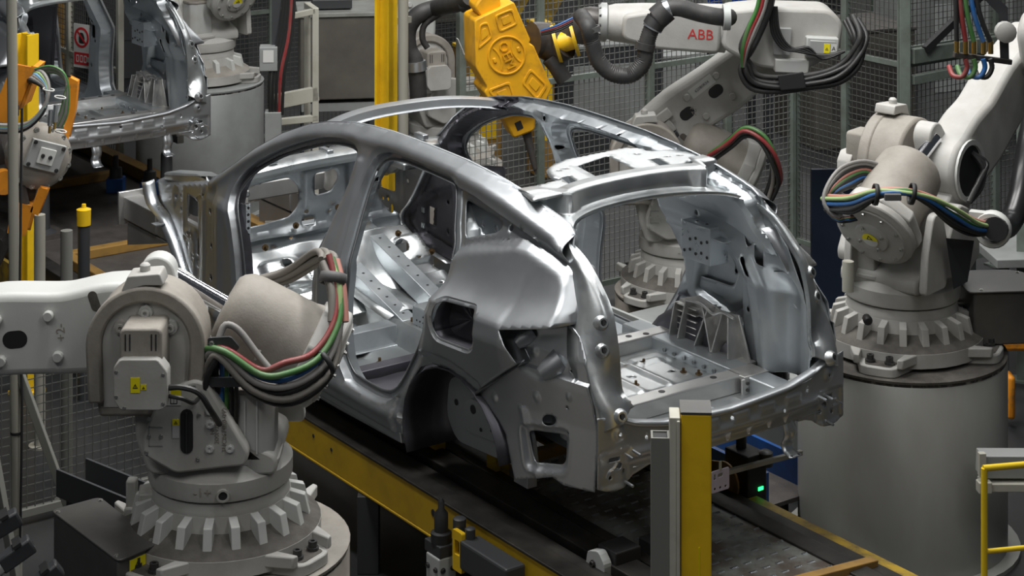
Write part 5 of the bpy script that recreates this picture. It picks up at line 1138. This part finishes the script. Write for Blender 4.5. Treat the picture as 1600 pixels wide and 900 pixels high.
b = MB(T1); pz(b, rpoly([(.01, .80), (.01, .865), (-.075, .87), (-.11, .83), (-.075, .795)], .006, 1), .25, .262); bp = b.build('cable_bracket', 'charcoal', r1, 0); bolts('bracket_bolt', [T1@T(-.005, .262, z)@RX(-90) for z in (.815, .845)], .008, .008, 'bolt_bright', bp)
b = MB(T1); b.box((-.05, .255, .70), (.12, .012, .035)); b.build('cable_bracket', 'charcoal', r1, 0)
for k, mm in enumerate(('cable_green', 'cable_black', 'cable_blue', 'cable_green', 'cable_black', 'cable_black')):
    b = MB(T1); b.tube([(.0-.018*k, .225, .78), (.0-.018*k, .215, .6), (-.0-.016*k, .2, .40)], .009, 6); b.build('cable', mm, r1, 60)
# label on its connection box, hand valve beside the base, plugs and hoses at the lower left
b = MB(T(-.345, .02, .11)); b.box((0, 0, .06), (.04, .05, .12)); b.box((.01, 0, .0), (.07, .07, .04)); b.build('brake_lever', 'robot_paint', r1, 30, bevel=.008)
b = MB(RZ(188)@T(.28, 0, .17)); b.box((0, 0, 0), (.06, .10, .09)); b.build('connector_block', 'robot_paint', r1, 30, bevel=.008)
e_ = empty('plug_cluster', (-1.72, 7.05, 0)); tag(e_, 'grey connector plugs with bent conduits in front of the control box at the lower left', 'connector')
for k, (x, y, z, a) in enumerate(((-.06, .02, .99, 30), (.06, -.05, .93, 35), (-.14, .14, 1.04, 25))):
    Mk = T(x, y, z)@RZ(20)@RY(-a); b = MB(Mk); b.box((0, 0, 0), (.13, .06, .06)); h = b.build('plug_housing', 'charcoal', e_, 30, bevel=.008); b = MB(Mk@RY(-90)@T(0, 0, .06)); b.lathe([(.034, 0), (.034, .02), (.026, .022), (.026, .05), (.03, .05), (.03, .07)], 12); b.build('gland_nut', 'plate_grey', h, 30)
    b = MB(); p0 = Mk@Vector((-.13, 0, 0)); b.tube([p0, p0+Vector((-.08, 0, -.03)), p0+Vector((-.12, .0, -.2)), (x-.18, y, .3), (x-.1, y+.05, .05), (x+.1, y+.1, .02)], .022, 10); b.build('conduit', 'hose_grey', e_, 60)
    b = MB(Mk); b.box((.02, 0, .035), (.03, .07, .012)); b.build('latch', 'bolt', h, 0)
b = MB(); b.box((.02, .05, .42), (.26, .25, .84)); b.build('socket_box', 'charcoal', e_, 30, bevel=.008)
# right robot: coloured bundle across the balancer and slack loop on its left
q = r2.location; rel = lambda px, py, Y: at(px, py, Y)-q
arcp = [rel(1290, 318, 9.15), rel(1330, 318, 9.02), rel(1372, 303, 8.90), rel(1415, 300, 8.86), rel(1450, 312, 8.88), rel(1490, 338, 8.95), rel(1525, 356, 9.05), rel(1560, 358, 9.15)]
bundle(r2, ID, arcp, ['cable_palered', 'cable_palegreen', 'cable_green', 'cable_blue', 'cable_dusty', 'cable_black', 'cable_black'], .010, .04, seed=8, flat=True)
for k, mm in enumerate(('cable_grey', 'cable_grey', 'cable_black', 'cable_palered', 'cable_green', 'cable_black', 'cable_blue', 'cable_black')):
    s = 4*k; b = MB(); b.tube([rel(1400-k*2, 300+k, 9.3), rel(1385-s*.6, 266+s, 9.3), rel(1352, 252+s, 9.28), rel(1315+s*.6, 262+s, 9.22), rel(1293+s*.5, 290+s*.4, 9.16), rel(1288, 318, 9.12+.01*k), rel(1310, 338+k, 9.1), rel(1345, 330+k*1.5, 9.1)], .010, 8); b.build('cable', mm, r2, 60)
clampband(r2, ID, rel(1368, 304, 8.90), (1, 0, -.1), .045); clampband(r2, ID, rel(1425, 303, 8.86), (1, 0, -.2), .045)
b = MB(); b.box((0, 0, 0), (.075, .02, .03), T(*rel(1395, 308, 8.80))); b.build('splice_sleeve', 'hose_grey', r2, 0, bevel=.004)
Mr = T(*rel(1551, 358, 9.12))@RZ(-25)@RX(90); b = MB(Mr); b.lathe([(.078, -.03), (.085, -.02), (.085, .02), (.078, .03), (.06, .03), (.06, -.03), (.078, -.03)], 22, cap=False); b.box((-.06, .03, 0), (.09, .09, .05)); b.build('hose_ring', 'robot_paint_lit', r2, 40)
b = MB(); b.tube([rel(1555, 358, 9.05), rel(1575, 352, 9.3), rel(1590, 320, 9.4), rel(1600, 270, 9.5), rel(1612, 200, 9.6), rel(1640, 100, 9.8)], .055, 16, 6); b.build('thick_hose', 'rubber_gloss', r2, 60)
b = MB(); b.add([rel(1478, 372, 9.10), rel(1522, 376, 9.2), rel(1512, 440, 9.2), rel(1490, 452, 9.12), rel(1478, 372, 9.14), rel(1522, 376, 9.24), rel(1512, 440, 9.24), rel(1490, 452, 9.16)], [(0, 1, 2, 3), (7, 6, 5, 4), (0, 4, 5, 1), (1, 5, 6, 2), (2, 6, 7, 3), (3, 7, 4, 0)]); b.build('side_bracket', 'charcoal', r2, 0)
b = MB(); b.cyl(rel(1325, 455, 9.1), rel(1325, 408, 9.1), .027, 14); b.build('buffer_post', 'cream', r2, 40)
b = MB(T(*rel(1355, 499, 9.12))@RX(90)); b.lathe([(.02, -.02), (.022, .02), (.014, .03), (0, .031)], 12); b.build('black_plug', 'black', r2, 40)
b = MB(RZ(4)@T(.6205, -.03, .185)@RZ(90)@RX(90)); b.box((0, 0, .001), (.10, .13, .002)); lb = b.build('data_label', 'label_white', r2, 0)
b = MB(RZ(4)@T(.6205, -.03, .185)@RZ(90)@RX(90))
for k in range(8): b.box((0, .05-.012*k, .0025), (.085-.01*(k % 3), .004, .001))
b.build('label_lines', 'ink_grey', lb, 0)
b = MB(A2); b.lathe([(.15, .10), (.15, .112), (.125, .112), (.12, .07)], 24, RX(90), cap=False); b.build('arm_socket_rim', 'robot_paint_lit', r2, 40)
b = MB(A2); b.lathe([(.122, .101), (.0, .102)], 24, RX(90)); b.build('arm_socket', 'black', r2, 40)
for k in range(3): b = MB(A2); b.tube([(.06, -.10, .06), (.03+.02*k, -.16, .0), (-.04, -.17, -.05+.02*k), (-.16, -.16, -.05)], .014, 6); b.build('cable', 'cable_black', r2, 60)
# hanging hose bracket at the top right
e_ = empty('hose_bracket', at(1530, 60, 9.4)); tag(e_, 'dark bracket with black, red, green and blue hoses at the top right', 'bracket'); q2 = e_.location
b = MB(); b.bar(at(1490, 85, 9.4)-q2, at(1580, 97, 9.45)-q2, .03, .025); b.build('manifold', 'dark_casting', e_, 0, bevel=.004)
b = MB(); b.add([at(x, y, Y)-q2 for Y in (9.44, 9.48) for x, y in ((1515, -25), (1560, 22), (1563, 98), (1577, 98), (1575, 12), (1530, -30))], [(0, 1, 2, 3, 4, 5), (11, 10, 9, 8, 7, 6)]+[(i, (i+1) % 6, (i+1) % 6+6, i+6) for i in range(6)]); b.build('hanger', 'charcoal', e_, 0)
for k, (mm, x0, x1) in enumerate((('cable_black', 1492, 1495), ('cable_red', 1497, 1509), ('cable_green', 1504, 1522), ('cable_blue', 1512, 1537), ('cable_black', 1520, 1548))):
    b = MB(); b.tube([at(x0, -40, 9.42)-q2, at((x0*2+x1)/3+1, 20, 9.40)-q2, at(x1, 66, 9.40)-q2], .0125, 8); b.build('hose', mm, e_, 60)
    b = MB(); b.cyl(at(x1, 64, 9.40)-q2, at(x1, 84, 9.40)-q2, .013, 8); b.build('fitting', 'brass', e_, 30)
    if k: b = MB(); b.tube([at(x1-1, 92, 9.40)-q2, at(x1+2, 106, 9.40)-q2, at(x1-6, 120, 9.40)-q2, at(x1-20, 118, 9.42)-q2, at(x1-26, 104, 9.5)-q2], .0125, 8); b.build('return_hose', mm, e_, 60)
b = MB(); b.lathe([(.05, -.02), (.05, .02), (.03, .03), (0, .03)], 14, T(*(at(1571, 50, 9.40)-q2))@RX(90)); b.build('mount_bolt', 'robot_paint', e_, 40)
# middle robot: heavy bundle hanging below the elbow, side loop, balancer cables
q = r3.location; rel = lambda px, py, Y=11.5: at(px, py, Y)-q
bundle(r3, ID, [rel(1205, -40), rel(1196, 10), rel(1180, 50), rel(1167, 80), rel(1164, 105), rel(1178, 128), rel(1215, 133), rel(1260, 128), rel(1305, 118), rel(1335, 95), rel(1343, 60), rel(1330, 30, 11.6)], ['cable_black', 'cable_black', 'hose', 'cable_black', 'cable_black', 'hose', 'cable_black'], .016, .042, seed=11)
for mm, d in (('cable_green', -6), ('cable_red', 0), ('cable_grey', 5)):
    b = MB(); b.tube([rel(1198+d, -40, 11.42), rel(1190+d, 10, 11.42), rel(1174+d, 48, 11.42), rel(1164+d*.6, 78, 11.42), rel(1161, 104, 11.45)], .013, 8); b.build('cable', mm, r3, 60)
for k in range(4):
    b = MB(); b.tube([rel(1204+3*k, 10), rel(1206+4*k, 50), rel(1222+5*k, 75), rel(1245+6*k, 80-2*k), rel(1285, 86+2*k), rel(1320, 80)], .009, 6); b.build('cable', 'cable_black', r3, 60)
b = MB(); b.add([rel(x, y, Y) for Y in (11.42, 11.62) for x, y in ((1215, 118), (1255, 112), (1260, 138), (1220, 142))], [(0, 1, 2, 3), (7, 6, 5, 4), (0, 4, 5, 1), (1, 5, 6, 2), (2, 6, 7, 3), (3, 7, 4, 0)]); b.build('bundle_clamp', 'black', r3, 0, bevel=.006)
bundle(r3, ID, [rel(1110, 245, 11.7), rel(1140, 222, 11.6), rel(1165, 204, 11.55), rel(1192, 215, 11.5), rel(1208, 245, 11.5), rel(1212, 280, 11.55), rel(1200, 310, 11.6)], ['cable_red', 'cable_green', 'cable_black', 'cable_dusty', 'cable_black'], .013, .028, seed=13)
# corrugated hose along the forearm
def corrugated(parent, pts, r, m, step=.012, name='corrugated_hose'):
    P = spline(pts, 14); out = []; rr = []
    L_ = 0
    b = MB(); n = 14; vs_ = []; fs = []; prev = None; k = 0
    for i, p in enumerate(P):
        t = (P[min(i+1, len(P)-1)]-P[max(i-1, 0)]).normalized()
        a = t.cross(Vector((0, 1, 0))).normalized() if prev is None else (prev-t*prev.dot(t)).normalized(); prev = a; c = t.cross(a)
        q_ = r*(1.0 if i % 2 else .92); vs_ += [p+a*q_*math.cos(2*math.pi*j/n)+c*q_*math.sin(2*math.pi*j/n) for j in range(n)]
    for i in range(len(P)-1):
        for j in range(n): fs.append((i*n+j, i*n+(j+1) % n, (i+1)*n+(j+1) % n, (i+1)*n+j))
    b.add(vs_, fs); return b.build(name, m, parent, 60)
e_ = empty('robot_hose', at(975, 80, 11.35)); tag(e_, 'thick black corrugated hose hanging in a loop under the robot forearm', 'hose'); q3 = e_.location; rh = lambda px, py, Y=11.3: at(px, py, Y)-q3
corrugated(e_, [rh(908, 25, 11.5), rh(918, 40), rh(925, 65), rh(935, 95), rh(957, 115), rh(985, 117), rh(1005, 98), rh(1010, 70), rh(1018, 45), rh(1032, 22)], .049, 'hose')
b = MB(); b.tube([rh(1025, 30), rh(1040, 15), rh(1060, 12), rh(1090, 20), rh(1120, 26), rh(1140, 27, 11.4)], .05, 14); b.build('smooth_hose', 'hose', e_, 60)
for (p, d, r, wd, mm) in ((rh(923, 46), (.2, 0, -1), .056, .03, 'hose_grey'), (rh(1008, 72), (.2, 0, 1), .058, .04, 'hose'), (rh(1023, 36), (.5, 0, .8), .062, .05, 'bolt'), (rh(1034, 22), (.7, 0, .6), .07, .08, 'hose'), (rh(1043, 15), (1, 0, .4), .06, .03, 'zinc'), (rh(1020, 42), (.4, 0, .8), .06, .02, 'zinc')):
    b = MB(frame(p, d)@RY(90)); b.lathe([(r*.8, -wd/2), (r, -wd/2), (r, wd/2), (r*.8, wd/2)], 18, cap=False); b.build('hose_clamp', mm, e_, 40)
b = MB(frame(rh(1135, 27), (1, 0, 0))@RY(90)); b.lathe([(.05, -.02), (.075, -.02), (.075, .02), (.05, .02)], 18, cap=False); b.build('ring_holder', 'pale_panel', e_, 40)
# yellow welding gun on the middle robot
g0 = at(798, 90, 11.55); gun = empty('welding_gun', g0); tag(gun, 'bright yellow welding gun with OEM cast on its cover above the car roof', 'welding gun')
Gm = RZ(14)@RY(-22)@XZ                       # x across the cover, y up its length, z towards the room
pol = [(-.119, .297), (.137, .302), (.145, .05), (.128, .035), (.150, .015), (.160, -.26), (.06, -.355), (-.19, -.31), (-.225, -.113), (-.195, -.10), (-.217, .041)]
b = MB(Gm); b.prism(rpoly(pol, .018, 3), -.28, .02); cov = b.build('cover', 'gun_yellow', gun, 35, bevel=.022, seg=3)
b = MB(Gm); b.prism(ring(-.02, .03, .115, 36), .02, .030, holes=[ring(-.02, .03, .105, 36)]); b.build('raised_ring', 'gun_yellow', cov, 35, bevel=.002)
for sx in (-1, 1):
    cc = arc(-.02+sx*.175, .03, .135, 180-sx*0-48 if sx > 0 else -48, 180+48 if sx > 0 else 48, 12); b = MB(Gm); b.tube([(x, y, .021) for x, y in cc if math.hypot(x+.02, y-.03) < .108], .006, 6, 0); b.build('raised_rib', 'gun_yellow', cov, 50)
    b = MB(Gm); b.box((-.02+sx*.078, .03, .022), (.018, .03, .012), ); b.build('raised_mark', 'gun_yellow', cov, 30, bevel=.004)
text('raised_letters', 'OEM', .082, Gm@T(-.02, .03, .024)@RZ(-90), 'gun_yellow', cov, .006)
for fr in (rpoly([(-.01, .17), (.11, .17), (.115, .27), (.0, .275)], .02, 3), rpoly([(-.165, .13), (-.06, .16), (-.05, .26), (-.10, .265)], .02, 3), rpoly([(-.20, -.11), (-.06, -.12), (-.07, -.25), (-.17, -.23)], .02, 3), rpoly([(.0, -.16), (.08, -.10), (.14, -.24), (.05, -.30)], .02, 3)):
    c = Vector((sum(p[0] for p in fr)/len(fr), sum(p[1] for p in fr)/len(fr)))
    b = MB(Gm); b.prism(fr, .018, .027, holes=[[tuple(c+(Vector(p)-c)*.80) for p in fr]]); b.build('raised_frame', 'gun_yellow', cov, 30, bevel=.002)
    b = MB(Gm); b.prism([tuple(c+(Vector(p)-c)*.45) for p in fr], .018, .025); b.build('raised_pad', 'gun_yellow', cov, 30, bevel=.002)
b = MB(Gm); b.prism(rpoly([(-.07, .28), (.06, .29), (.08, .36), (.02, .42), (-.09, .36)], .02, 2), -.2, -.02); b.build('top_lug', 'gun_yellow', gun, 35, bevel=.012)
b = MB(Gm); b.box((-.236, .16, -.10), (.003, .10, .05)); b.build('worn_label', 'label_white', cov, 0)
b = MB(Gm); b.prism(rpoly([(-.17, -.30), (.03, -.35), (-.02, -.47), (-.16, -.46)], .02, 2), -.2, -.03); b.build('electrode_holder', 'gun_yellow', gun, 35, bevel=.012)
b = MB(Gm); b.box((-.10, -.40, -.028), (.04, .05, .004)); b.build('access_hole', 'black', gun, 0, bevel=.004)
ax = Gm@Vector((-.06, -.46, -.1)); tip = at(838, 272, 11.62)-g0
b = MB(); b.cyl(ax, ax.lerp(tip, .22), .034, 12, .026); b.cyl(ax.lerp(tip, .2), ax.lerp(tip, .9), .028, 12, .015); b.cyl(ax.lerp(tip, .88), tip, .012, 10, .006); b.build('electrode', 'dark_casting', gun, 40)
b = MB(); b.tube([at(832, 62, 11.72)-g0, at(848, 62, 11.75)-g0, at(868, 72, 11.76)-g0, at(880, 66, 11.74)-g0], .105, 16, 5); b.build('mount_casting', 'dark_casting', gun, 50)
Mt = frame(at(872, 68, 11.72)-g0, (.9, 0, .25))@RY(90); b = MB(Mt); b.lathe([(.115, -.02), (.115, .0), (.06, .0), (.06, .09), (.105, .09), (.105, .11)], 20); b.build('tool_changer', 'yellow', gun, 40)
b = MB(); b.tube([at(858, 90, 11.7)-g0, at(870, 105, 11.7)-g0, at(882, 125, 11.7)-g0], .05, 12); b.build('gun_hose', 'hose', gun, 50)
for k in range(4): b = MB(); b.tube([at(846, 48+2*k, 11.55)-g0, at(870, 40+3*k, 11.5)-g0, at(895, 28+3*k, 11.5)-g0], .007, 6); b.build('cable', ('cable_blue', 'cable_red', 'cable_black', 'cable_black')[k], gun, 50)
e_ = empty('power_hose', at(680, 20, 12.6)); tag(e_, 'thick smooth black hose bending down left of the yellow gun', 'hose'); q4 = e_.location; rq = lambda px, py, Y=12.5: at(px, py, Y)-q4
b = MB(); b.tube([rq(735, -5, 11.9), rq(715, 5, 12.1), rq(685, 12), rq(655, 22), rq(638, 45), rq(638, 75), rq(648, 95), rq(652, 120), rq(654, 160)], .055, 14, 6); b.build('hose', 'hose', e_, 60)
for (p, d, mm) in ((rq(650, 103), (.1, 0, -1), 'zinc'), (rq(728, 2, 12.0), (1, -.3, .2), 'bolt')):
    b = MB(frame(p, d)@RY(90)); b.lathe([(.05, -.03), (.066, -.03), (.066, .03), (.05, .03)], 16, cap=False); b.build('hose_clamp', mm, e_, 40)
b = MB(); b.bar(rq(617, 33, 12.25), rq(640, 30, 12.4), .03, .04); b.build('hose_bracket', 'pipe_cream', e_, 0)
b = MB(); b.tube([rq(690, 20), rq(664, 38), rq(660, 60), rq(668, 75)], .02, 8); b.build('thin_hose', 'hose', e_, 60)
# orange gun and wrist at the left edge
g0 = at(55, 240, 9.9); lg = empty('spot_welder', g0); tag(lg, 'orange covered spot welder with a round gearbox and cable loops at the left edge', 'welding gun'); rl = lambda px, py, Y=9.8: at(px, py, Y)-g0
Mg = T(*rl(62, 245, 9.85))@RZ(30)@RX(90)@RZ(-20)
b = MB(Mg); b.lathe([(.155, -.10), (.158, .02), (.13, .05), (.08, .06), (.0, .06)], 28); gbx = b.build('gearbox', 'robot_dusty', lg, 40)
bolts('gearbox_bolt', [Mg@RZ(30*k)@T(.143, 0, .03) for k in range(12)], .012, .014, 'bolt_bright', gbx)
b = MB(Mg); b.box((0, .02, .07), (.18, .14, .03)); b.build('mount_plate', 'plate_grey', gbx, 30, bevel=.004); b = MB(Mg); b.box((.0, .02, .09), (.085, .08, .01)); b.build('bright_plate', 'label_white', gbx, 30, bevel=.003)
bolts('plate_bolt', [Mg@T(x, .02+y, .086) for x in (-.075, .075) for y in (-.055, .055)]+[Mg@T(x, .02, .095) for x in (-.02, .02)], .008, .01, 'bolt', gbx)
b = MB(); b.tube([rl(20, 235, 10.0), rl(-20, 245, 10.0), rl(-80, 250, 10.0)], .16, 14); b.build('wrist_casting', 'dark_casting', lg, 50)
b = MB(); b.lathe([(.13, -.05), (.13, .10), (.10, .12)], 16, T(*rl(25, 285, 9.95))@RX(90)); b.build('lower_casting', 'dark_casting', lg, 40)
def slab(pts, Y, th, m_, name, parent, bevel=.008, **kw):
    b = MB(); n = len(pts); vs_ = [rl(x, y, Y) for x, y in pts]+[rl(x, y, Y)+Vector((0, th, 0)) for x, y in pts]
    b.add(vs_, [tuple(range(n)), tuple(range(n, 2*n))[::-1]]+[(i, (i+1) % n, (i+1) % n+n, i+n) for i in range(n)]); return b.build(name, m_, parent, 30, bevel=bevel, **kw)
slab([(20, 101), (52, 107), (28, 170), (18, 192), (-8, 188), (-4, 160)], 9.75, .02, 'gun_orange', 'orange_cover', lg, .004)
slab([(50, 104), (58, 106), (36, 168), (28, 172)], 9.76, .16, 'gun_orange', 'orange_cover', lg, .003)
slab([(108, 122), (120, 128), (116, 170), (106, 216), (98, 214), (108, 165)], 9.95, .05, 'gun_orange', 'orange_cover', lg, .004)
slab([(20, 316), (49, 325), (38, 366), (14, 362)], 9.75, .10, 'gun_orange', 'orange_arm', lg); slab([(62, 296), (72, 298), (58, 334), (50, 330)], 9.75, .04, 'gun_orange', 'orange_arm', lg)
b = MB(Mg@T(-.13, -.16, -.02)); b.lathe([(.06, -.03), (.06, .03), (0, .03)], 16); b.build('orange_disc', 'gun_orange', lg, 40)
b = MB(); b.cyl(rl(32, 290), rl(38, 325), .03, 10); b.cyl(rl(38, 322), rl(20, 364), .03, 12, .035); b.cyl(rl(22, 362), rl(10, 378), .04, 12, .03); b.cyl(rl(10, 376), rl(-4, 416), .03, 12, .012); b.build('electrode', 'dark_casting', lg, 40)
b = MB(); b.box((0, 0, 0), (.03, .03, .05), T(*rl(24, 173, 9.70))); b.build('cover_latch', 'bolt', lg, 0)
cols = ['cable_grey', 'cable_palegreen', 'cable_paleblue', 'cable_dusty', 'cable_grey', 'cable_black']
for k, mm in enumerate(cols):
    o = 4*k; b = MB(); b.tube([rl(-30, 194+o*.5, 9.65), rl(20, 196+o*.5, 9.65), rl(48, 190+o*.3, 9.65), rl(70, 165+o*.2, 9.65), rl(76-o*.3, 135+o*.2, 9.68), rl(66-o, 113+o*.6, 9.72), rl(48, 112+o, 9.8)], .0105, 8); b.build('cable', mm, lg, 60)
for k in range(7):
    b = MB(); b.tube([rl(54+2*k, 108+k, 9.75), rl(78+2*k, 103+2*k, 9.72), rl(98+k, 112+3*k, 9.7), rl(107-k, 135+2*k, 9.7), rl(106-2*k, 175, 9.7), rl(96-2*k, 200-k, 9.7)], .0055, 6); b.build('wire', 'cable_grey' if k % 3 else 'cable_green', lg, 60)
for k in range(2):
    b = MB(); b.cyl(rl(80+8*k, 172-8*k, 9.63), rl(78+8*k, 196-6*k, 9.63), .013, 10); b.build('connector', 'zinc', lg, 40); b = MB(); b.cyl(rl(78+8*k, 196-6*k, 9.63), rl(77+8*k, 208-6*k, 9.63), .007, 8); b.build('fitting', 'brass', lg, 40)
for (x, y) in ((76, 140), (94, 152), (95, 205)): clampband(lg, ID, rl(x, y, 9.66), (.2, 0, 1), .026, 'label_white', .005)
# ================================================================== conveyor fittings
def fit(name, p, label, cat, rz=0, group=None): e = empty(name, p, rz); return tag(e, label, cat, group)
e_ = fit('locating_pin', W(.78, -.92, 0), 'black stepped locating pin on a white drilled block beside the yellow beam', 'clamp', ANG)
b = MB(); b.box((0, 0, .30), (.10, .09, .22)); k_ = b.build('block', 'pale_panel', e_, 0, bevel=.006)
bolts('block_bolt', [T(-.0505, y, z)@RY(-90) for y in (-.025, .025) for z in (.24, .30, .36)]+[T(x, .0455, z)@RX(-90) for x in (-.03, .03) for z in (.24, .36)], .009, .01, 'bolt', k_)
b = MB(); b.box((0, 0, .10), (.08, .08, .20)); b.build('stand', 'charcoal', e_, 0); b = MB(); b.box((.01, -.01, .435), (.12, .10, .05)); b.build('slide', 'charcoal', e_, 0, bevel=.004); b = MB(); b.lathe([(.045, .46), (.045, .50), (.03, .505), (.03, .58), (.014, .60), (.014, .63), (.004, .645)], 14); b.build('pin', 'black', e_, 40)
e_ = fit('roller_unit', W(.46, -.88, 0), 'dark roller drive with a yellow bracket on the conveyor beam', 'drive', ANG)
b = MB(); b.box((0, 0, .46), (.34, .10, .12)); b.build('motor', 'charcoal', e_, 0, bevel=.01); b = MB(); b.prism(rrect(.20, .46, .035, .085, .008), -.01, .01, RX(90)@T(0, 0, -.03), holes=[rrect(.20, .475, .018, .03, .005)]); b.build('bracket', 'yellow', e_, 0, bevel=.002)
b = MB(); b.lathe([(.028, .52), (.028, .575), (.02, .58)], 14, T(.24, .0, 0)); b.build('roller', 'charcoal', e_, 40); b = MB(); b.lathe([(.022, .52), (.022, .56), (.015, .565)], 12, T(.16, .0, 0)); b.build('roller', 'charcoal', e_, 40)
b = MB(); b.box((-.12, -.02, .20), (.16, .12, .34)); b.build('gearbox', 'box_grey', e_, 0, bevel=.01); b = MB(); b.cyl((-.22, -.03, .30), (-.45, -.05, .28), .03, 12); b.build('cylinder', 'plate_grey', e_, 40)
e_ = fit('work_clamp', W(.05, -.64, 0), 'white cast clamp bracket with a black block at the bottom middle', 'clamp', ANG)
b = MB(); b.prism(rpoly([(-.06, 0), (.06, 0), (.07, .50), (.05, .60), (-.02, .62), (-.06, .58)], .015, 2), -.02, .02, RX(90)@T(0, 0, 0), holes=[rrect(.0, .38, .025, .06, .01)]); ca = b.build('bracket', 'pale_panel', e_, 0, bevel=.004)
b = MB(); b.box((-.02, -.09, .57), (.12, .13, .10)); b.build('block', 'black', e_, 0, bevel=.006); bolts('bracket_bolt', [T(.01, .021, z)@RX(-90) for z in (.52, .56)], .012, .012, 'bolt', ca)
e_ = fit('position_sensor', W(.02, -.36, 0), 'black sensor block with a wire ring on the tread plate', 'sensor', ANG)
b = MB(); b.box((0, 0, .55), (.12, .10, .10)); b.build('block', 'black', e_, 0, bevel=.006); b = MB(); b.box((-.07, 0, .51), (.03, .08, .12)); fo = b.build('drilled_plate', 'plate_grey', e_, 0, bevel=.003); bolts('screw', [T(-.085, y, z)@RY(-90) for y in (-.02, .02) for z in (.48, .51, .54)], .006, .006, 'bolt', fo)
b = MB(); b.tube([(0, math.cos(t)*.022, .63+math.sin(t)*.035) for t in np.linspace(-1.5, 4.7, 14)], .006, 6, 0); b.build('ring', 'bolt', e_, 50); b = MB(); b.box((0, 0, .45), (.06, .06, .10)); b.build('stem', 'charcoal', e_, 0)
e_ = fit('stop_unit', W(*cp(1165, 850, z=.12)[:2], 0), 'black stop unit with a green lamp and an ochre half round plate', 'stop unit', ANG)
b = MB(); b.box((0, 0, .44), (.16, .12, .24)); b.build('housing', 'black', e_, 0, bevel=.008); b = MB(); b.lathe([(.025, .56), (.025, .61), (.012, .64), (.0, .645)], 12, T(.03, 0, 0)); b.build('plunger', 'black', e_, 40)
b = MB(); b.lathe([(.035, .50), (.035, .56), (.02, .57)], 12, T(-.08, -.05, 0)); b.build('knob', 'bolt', e_, 40); b = MB(); b.box((-.0815, -.02, .40), (.003, .03, .016)); b.build('green_lamp', 'led_green', e_, 0)
b = MB(); pz(b, [(-.02, .32), (.18, .32), (.18, .48)]+arc(.02, .43, .09, 60, 270, 12), .10, .112); hp = b.build('half_plate', 'wood_bar', e_, 0, bevel=.002); bolts('plate_bolt', [T(.02, .112, .43)@RX(-90)], .012, .02, 'bolt_bright', hp)
b = MB(); b.box((0, 0, .16), (.12, .10, .32)); b.build('stand', 'pale_panel', e_, 0, bevel=.004); b = MB(); b.tube([(-.09, -.01, .34+.0), (-.13, .0, .33), (-.12, .03, .28), (-.09, .02, .30)], .006, 6); b.build('copper_pipe', 'copper', e_, 50)
# pale seam strip and tag under the rear panel
b = MB(); b.bar(W(*cp(1112, 744, u=.35)), W(*cp(1252, 707, u=.35)), .02, .02); b.build('light_strip', 'cream', None, 0, label='pale sealing strip hanging below the rear panel of the silver body', cat='strip')
q = W(-.06, -.085, .80); e_ = fit('hanging_tag', q, 'small perforated silver tag hanging beside the yellow guide post', 'tag', ANG+R(90))
b = MB(); b.prism(rrect(0, 0, .05, .045, .008), 0, .003, RX(90), holes=[rrect(.0, .022, .014, .008, .003), ring(-.03, -.03, .006), ring(0, -.03, .006), ring(.03, -.03, .006), rrect(.03, .02, .006, .012, .003)]); b.build('plate', 'tag_lilac', e_, 0); b = MB(); b.box((0, 0, .06), (.012, .004, .04)); b.build('hanger', 'zinc', e_, 0)
# low pieces of cable tray behind the left robot
e_ = fit('cable_tray', Vector((-1.62, 8.5, 0)), 'dark steel cable trough running behind the front left robot', 'cable tray', R(-40))
b = MB(); b.box((0, 0, .52), (.9, .16, .02)); b.build('floor_plate', 'charcoal', e_, 0)
for s in (-1, 1): b = MB(); b.box((0, s*.08, .57), (.9, .012, .12)); b.build('side_wall', 'charcoal', e_, 0)
for x in (-.4, .4): b = MB(); b.box((x, 0, .25), (.05, .1, .5)); b.build('leg', 'charcoal', e_, 0)
